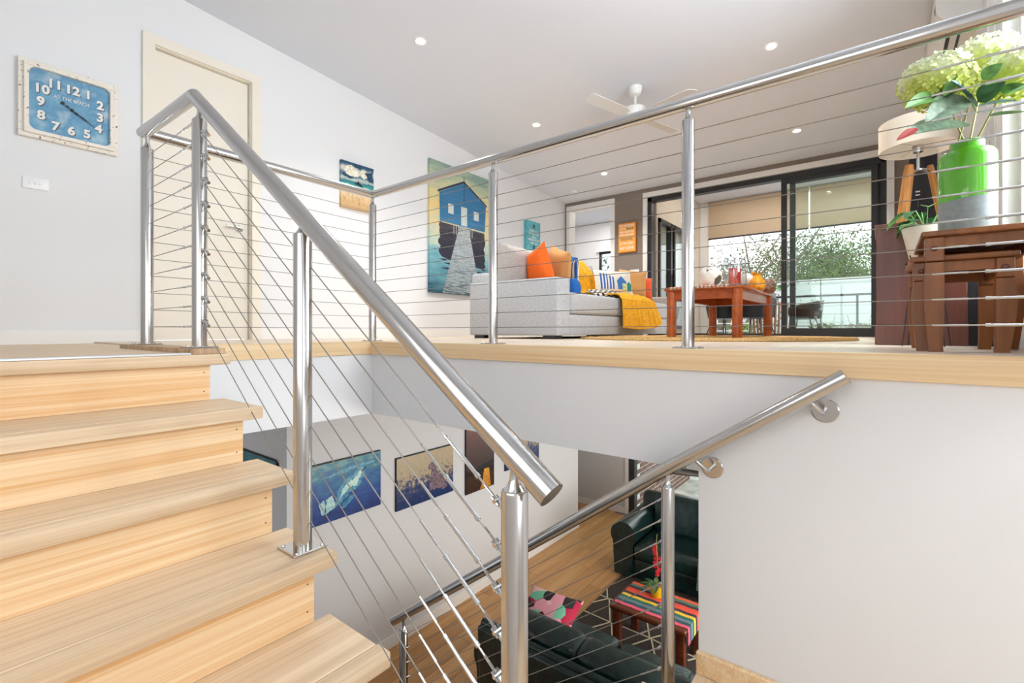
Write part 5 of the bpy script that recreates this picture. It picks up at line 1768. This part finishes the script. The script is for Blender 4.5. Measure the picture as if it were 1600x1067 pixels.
roll_arm(fs, 5.37, 6.25, y1 - 0.13, 0.26, 0.68, LF)
roll_arm(fs, 5.37, 6.25, y0 + 0.13, 0.26, 0.68, LF)
for x, y in [(5.45, y1 - 0.2), (5.45, y0 + 0.15), (6.15, y1 - 0.2), (6.15, y0 + 0.15)]:
    bm = B(); box(bm, x, x + 0.06, y, y + 0.06, LF, LF + 0.045); add('foot', bm, 'darktable', fs)
# knitted throw on it
def kn(u, v):
    x = 5.25 + 0.55 * v
    y = 1.58 - 0.75 * u
    z = LF + 0.475 + 0.05 * math.sin(u * 9 + v * 5) * math.sin(v * 3) + 0.06 * math.sin(pi * u) * math.sin(pi * v)
    if v < 0.12: z -= (0.12 - v) * 2.2
    return Vector((x, y, z))
bm = sheet(kn, 30, 26, 0.02)
tag(add('throw_blanket', bm, 'knit'), 'crumpled grey-green knitted blanket on the far green sofa seat', 'throw')

# near sofa, back towards the stairs, facing +X
ns = thing('leather_sofa', 'dark green leather sofa with its back to the stairs, bottom of the view', 'sofa', (3.2, 1.5, LF))
y1, y0 = 2.52, 0.35
lsofa_part('base', rbox(2.78, 3.62, y0 + 0.1, y1 - 0.1, LF + 0.04, LF + 0.30, 0.03, 3), ns)
bm = rbox(-0.07, 0.07, y0 + 0.06, y1 - 0.06, 0, 0.70, 0.03, 3)
bm.transform(Matrix.Translation((2.80, 0, LF + 0.05)) @ Matrix.Rotation(-0.05, 4, 'Y'))
lsofa_part('back_panel', bm, ns)
for a, b_ in [(y0 + 0.25, 1.08), (1.09, 1.68), (1.69, y1 - 0.24)]:
    lsofa_part('seat_cushion', rbox(3.05, 3.66, a, b_, LF + 0.30, LF + 0.47, 0.06, 4), ns)
    bm = rbox(-0.12, 0.12, a - 0.06, b_ + 0.06 if b_ > 2 else b_, 0, 0.46, 0.09, 5)
    bm.transform(Matrix.Translation((2.97, 0, LF + 0.40)) @ Matrix.Rotation(-0.16, 4, 'Y'))
    lsofa_part('back_cushion', bm, ns)
bm = B(); tube(bm, [(2.76, y0 + 0.08, LF + 0.75), (2.76, y1 - 0.08, LF + 0.75)], 0.03, 12); lsofa_part('back_roll', bm, ns)
roll_arm(ns, 2.78, 3.62, y1 - 0.13, 0.27, 0.62, LF)
roll_arm(ns, 2.78, 3.62, y0 + 0.13, 0.27, 0.62, LF)
for x, y in [(2.85, y1 - 0.2), (2.85, y0 + 0.15), (3.5, y1 - 0.2), (3.5, y0 + 0.15)]:
    bm = B(); box(bm, x, x + 0.06, y, y + 0.06, LF, LF + 0.045); add('foot', bm, 'darktable', ns)
# bright patterned cushion
M['floral'] = mat('pink_floral', (230, 150, 160), 0.85)
t_ = M['floral'].node_tree
vo = t_.nodes.new('ShaderNodeTexVoronoi'); vo.inputs['Scale'].default_value = 11
cr_ = t_.nodes.new('ShaderNodeValToRGB'); cr_.color_ramp.interpolation = 'CONSTANT'
sp_ = t_.nodes.new('ShaderNodeSeparateXYZ')
el = cr_.color_ramp.elements
el[0].color = lin((36, 30, 34)); el[1].position = 0.25; el[1].color = lin((232, 160, 172))
for p_, c_ in [(0.5, (120, 196, 160)), (0.65, (176, 24, 62)), (0.78, (236, 196, 190)), (0.9, (60, 40, 46))]:
    e = el.new(p_); e.color = lin(c_)
tcn = t_.nodes.new('ShaderNodeTexCoord')
t_.links.new(tcn.outputs['Object'], vo.inputs['Vector']); t_.links.new(vo.outputs['Color'], sp_.inputs[0]); t_.links.new(sp_.outputs[0], cr_.inputs['Fac']); t_.links.new(cr_.outputs[0], t_.nodes['Principled BSDF'].inputs['Base Color'])
bm = pillow(0.46, 0.44, 0.17)
o = add('cushion', bm, 'floral', local=True, loc=(3.13, 2.10, LF + 0.74), rot=Matrix.Rotation(pi / 2 + 0.1, 3, 'Z') @ Matrix.Rotation(1.15, 3, 'X'))
tag(o, 'pink, green and black patterned cushion on the near green sofa', 'cushion')

# rug with line pattern
rg = thing('rug', 'dark brown rug with thin cream geometric lines downstairs', 'rug', (4.4, 1.2, LF))
add('pile', rbox(3.30, 5.62, -0.2, 2.52, LF, LF + 0.012, 0.003, 1), 'rug', rg)
segs = [(390, 225, 395, 310), (325, 280, 455, 332), (260, 348, 410, 312), (410, 310, 418, 520), (180, 420, 420, 525), (230, 580, 420, 525), (430, 530, 437, 670), (740, 470, 770, 665), (530, 565, 770, 665), (560, 745, 785, 668), (785, 665, 925, 630), (785, 675, 820, 840), (800, 680, 925, 745), (1110, 600, 1180, 840), (1110, 810, 1190, 845), (1110, 867, 1190, 845), (1040, 590, 1160, 570)]
for a, b_, c_, d_ in segs:
    p = PZ(880 + a / 5.705, 880 + b_ / 5.705, LF + 0.013); q = PZ(880 + c_ / 5.705, 880 + d_ / 5.705, LF + 0.013)
    d0 = (q - p).normalized(); n0 = Vector((-d0.y, d0.x, 0)) * 0.007
    bm = B(); vv = [p - n0, q - n0, q + n0, p + n0]
    A_ = [bm.verts.new(x_) for x_ in vv]; C_ = [bm.verts.new(x_ + Vector((0, 0, 0.003))) for x_ in vv]
    bm.faces.new(A_); bm.faces.new(C_)
    for i in range(4): bm.faces.new([A_[i], A_[(i + 1) % 4], C_[(i + 1) % 4], C_[i]])
    add('line', bm, 'rugline', rg)

# low table
tz = LF + 0.46
lt = thing('low_table', 'dark brown wooden low table under a striped cloth', 'table', (4.3, 1.65, LF + 0.012))
TX0, TX1, TY0, TY1 = 4.05, 4.58, 1.31, 2.02
add('top', rbox(TX0, TX1, TY0, TY1, tz - 0.055, tz, 0.02, 3), 'darktable', lt)
for x in (TX0 + 0.06, TX1 - 0.06):
    for y in (TY0 + 0.06, TY1 - 0.06):
        add('leg', rbox(x - 0.035, x + 0.035, y - 0.035, y + 0.035, LF + 0.012, tz - 0.05, 0.006, 2), 'darktable', lt)
cl = thing('striped_cloth', 'rainbow striped runner lying along the low table', 'cloth', (4.34, 1.65, tz))
sc = [(224, 92, 50), (90, 118, 98), (60, 52, 64), (232, 78, 60), (238, 90, 58), (60, 50, 70), (244, 200, 60), (50, 110, 90), (108, 130, 140), (48, 84, 92), (236, 96, 120)]
sx0, sx1 = 4.10, 4.545
wst = (sx1 - sx0) / len(sc)
for i, c_ in enumerate(sc):
    xx1 = sx1 - i * wst; xx0 = xx1 - wst + 0.0008
    def sfn(u, v, xx0=xx0, xx1=xx1):
        s_ = v * 1.02
        if s_ < 0.06: y_, z_ = TY1 - 0.02, tz + 0.004
        y_ = TY1 - 0.03 - s_ * 0.80
        z_ = tz + 0.003 + 0.0015 * math.sin(s_ * 40)
        if y_ < TY0 + 0.012:
            e_ = (TY0 + 0.012 - y_)
            y_ = TY0 + 0.012 - min(e_, 0.016); z_ -= max(0, e_ - 0.01)
        return Vector((xx0 + (xx1 - xx0) * u, y_, z_))
    nm = 'cloth_stripe_%02d' % i
    if nm not in M: M[nm] = mat(nm, c_, 0.9)
    add('stripe', sheet(sfn, 1, 30, 0.003), nm, cl)
PO = PF(1022, 922, (Vector((4.33, 1.60, 0)).dot(Fv)))
pc = PZ(1026, 932, tz)
pot = thing('potted_orchid', 'red orchid in a yellow pot on the striped cloth', 'plant', (pc.x, pc.y, tz + 0.006))
bm = B(); lathe(bm, [(0.045, 0.006), (0.05, 0.01), (0.068, 0.115), (0.062, 0.115), (0.058, 0.10), (0.0, 0.10)], (pc.x, pc.y, tz), 28); add('pot', bm, 'yellowpot', pot)
top = pc + Vector((0.07, 0.03, 0.50))
mid = pc + Vector((0.03, 0.0, 0.24))
bm = B(); tube(bm, [pc + Vector((0, 0, 0.1)), mid, top, top + Vector((0.02, 0.0, 0.06))], 0.0028, 6); add('stem', bm, 'stem', pot)
rr = random.Random(5)
for i in range(14):
    k = i / 13
    c0 = mid.lerp(top, k) + Vector((rr.uniform(-.02, .02), rr.uniform(-.02, .02), -0.06 + 0.02 * rr.random()))
    b = B()
    for j in range(5):
        a = j * 2 * pi / 5 + rr.random()
        d1 = Vector((-0.5 * math.cos(a) , 0.85 * math.cos(a), math.sin(a)))
        s_ = 0.026
        n1 = Vector((-0.85, -0.5, 0.1))
        sd_ = d1.cross(n1).normalized()
        b.faces.new([b.verts.new(c0), b.verts.new(c0 + d1 * s_ * .6 + sd_ * s_ * .45), b.verts.new(c0 + d1 * s_ * 1.1), b.verts.new(c0 + d1 * s_ * .6 - sd_ * s_ * .45)])
    add('blossom', b, 'redflower', pot, recalc=False)
for i, a in enumerate([1.2, 1.9, 2.5, 0.4, 3.4]):
    put_leaf(pot, pc + Vector((0, 0, 0.11)), pc + Vector((math.cos(a) * 0.16, math.sin(a) * 0.16, 0.12)), 0.05, 'lf_dark', 0.1, face=(0, 0, 1))
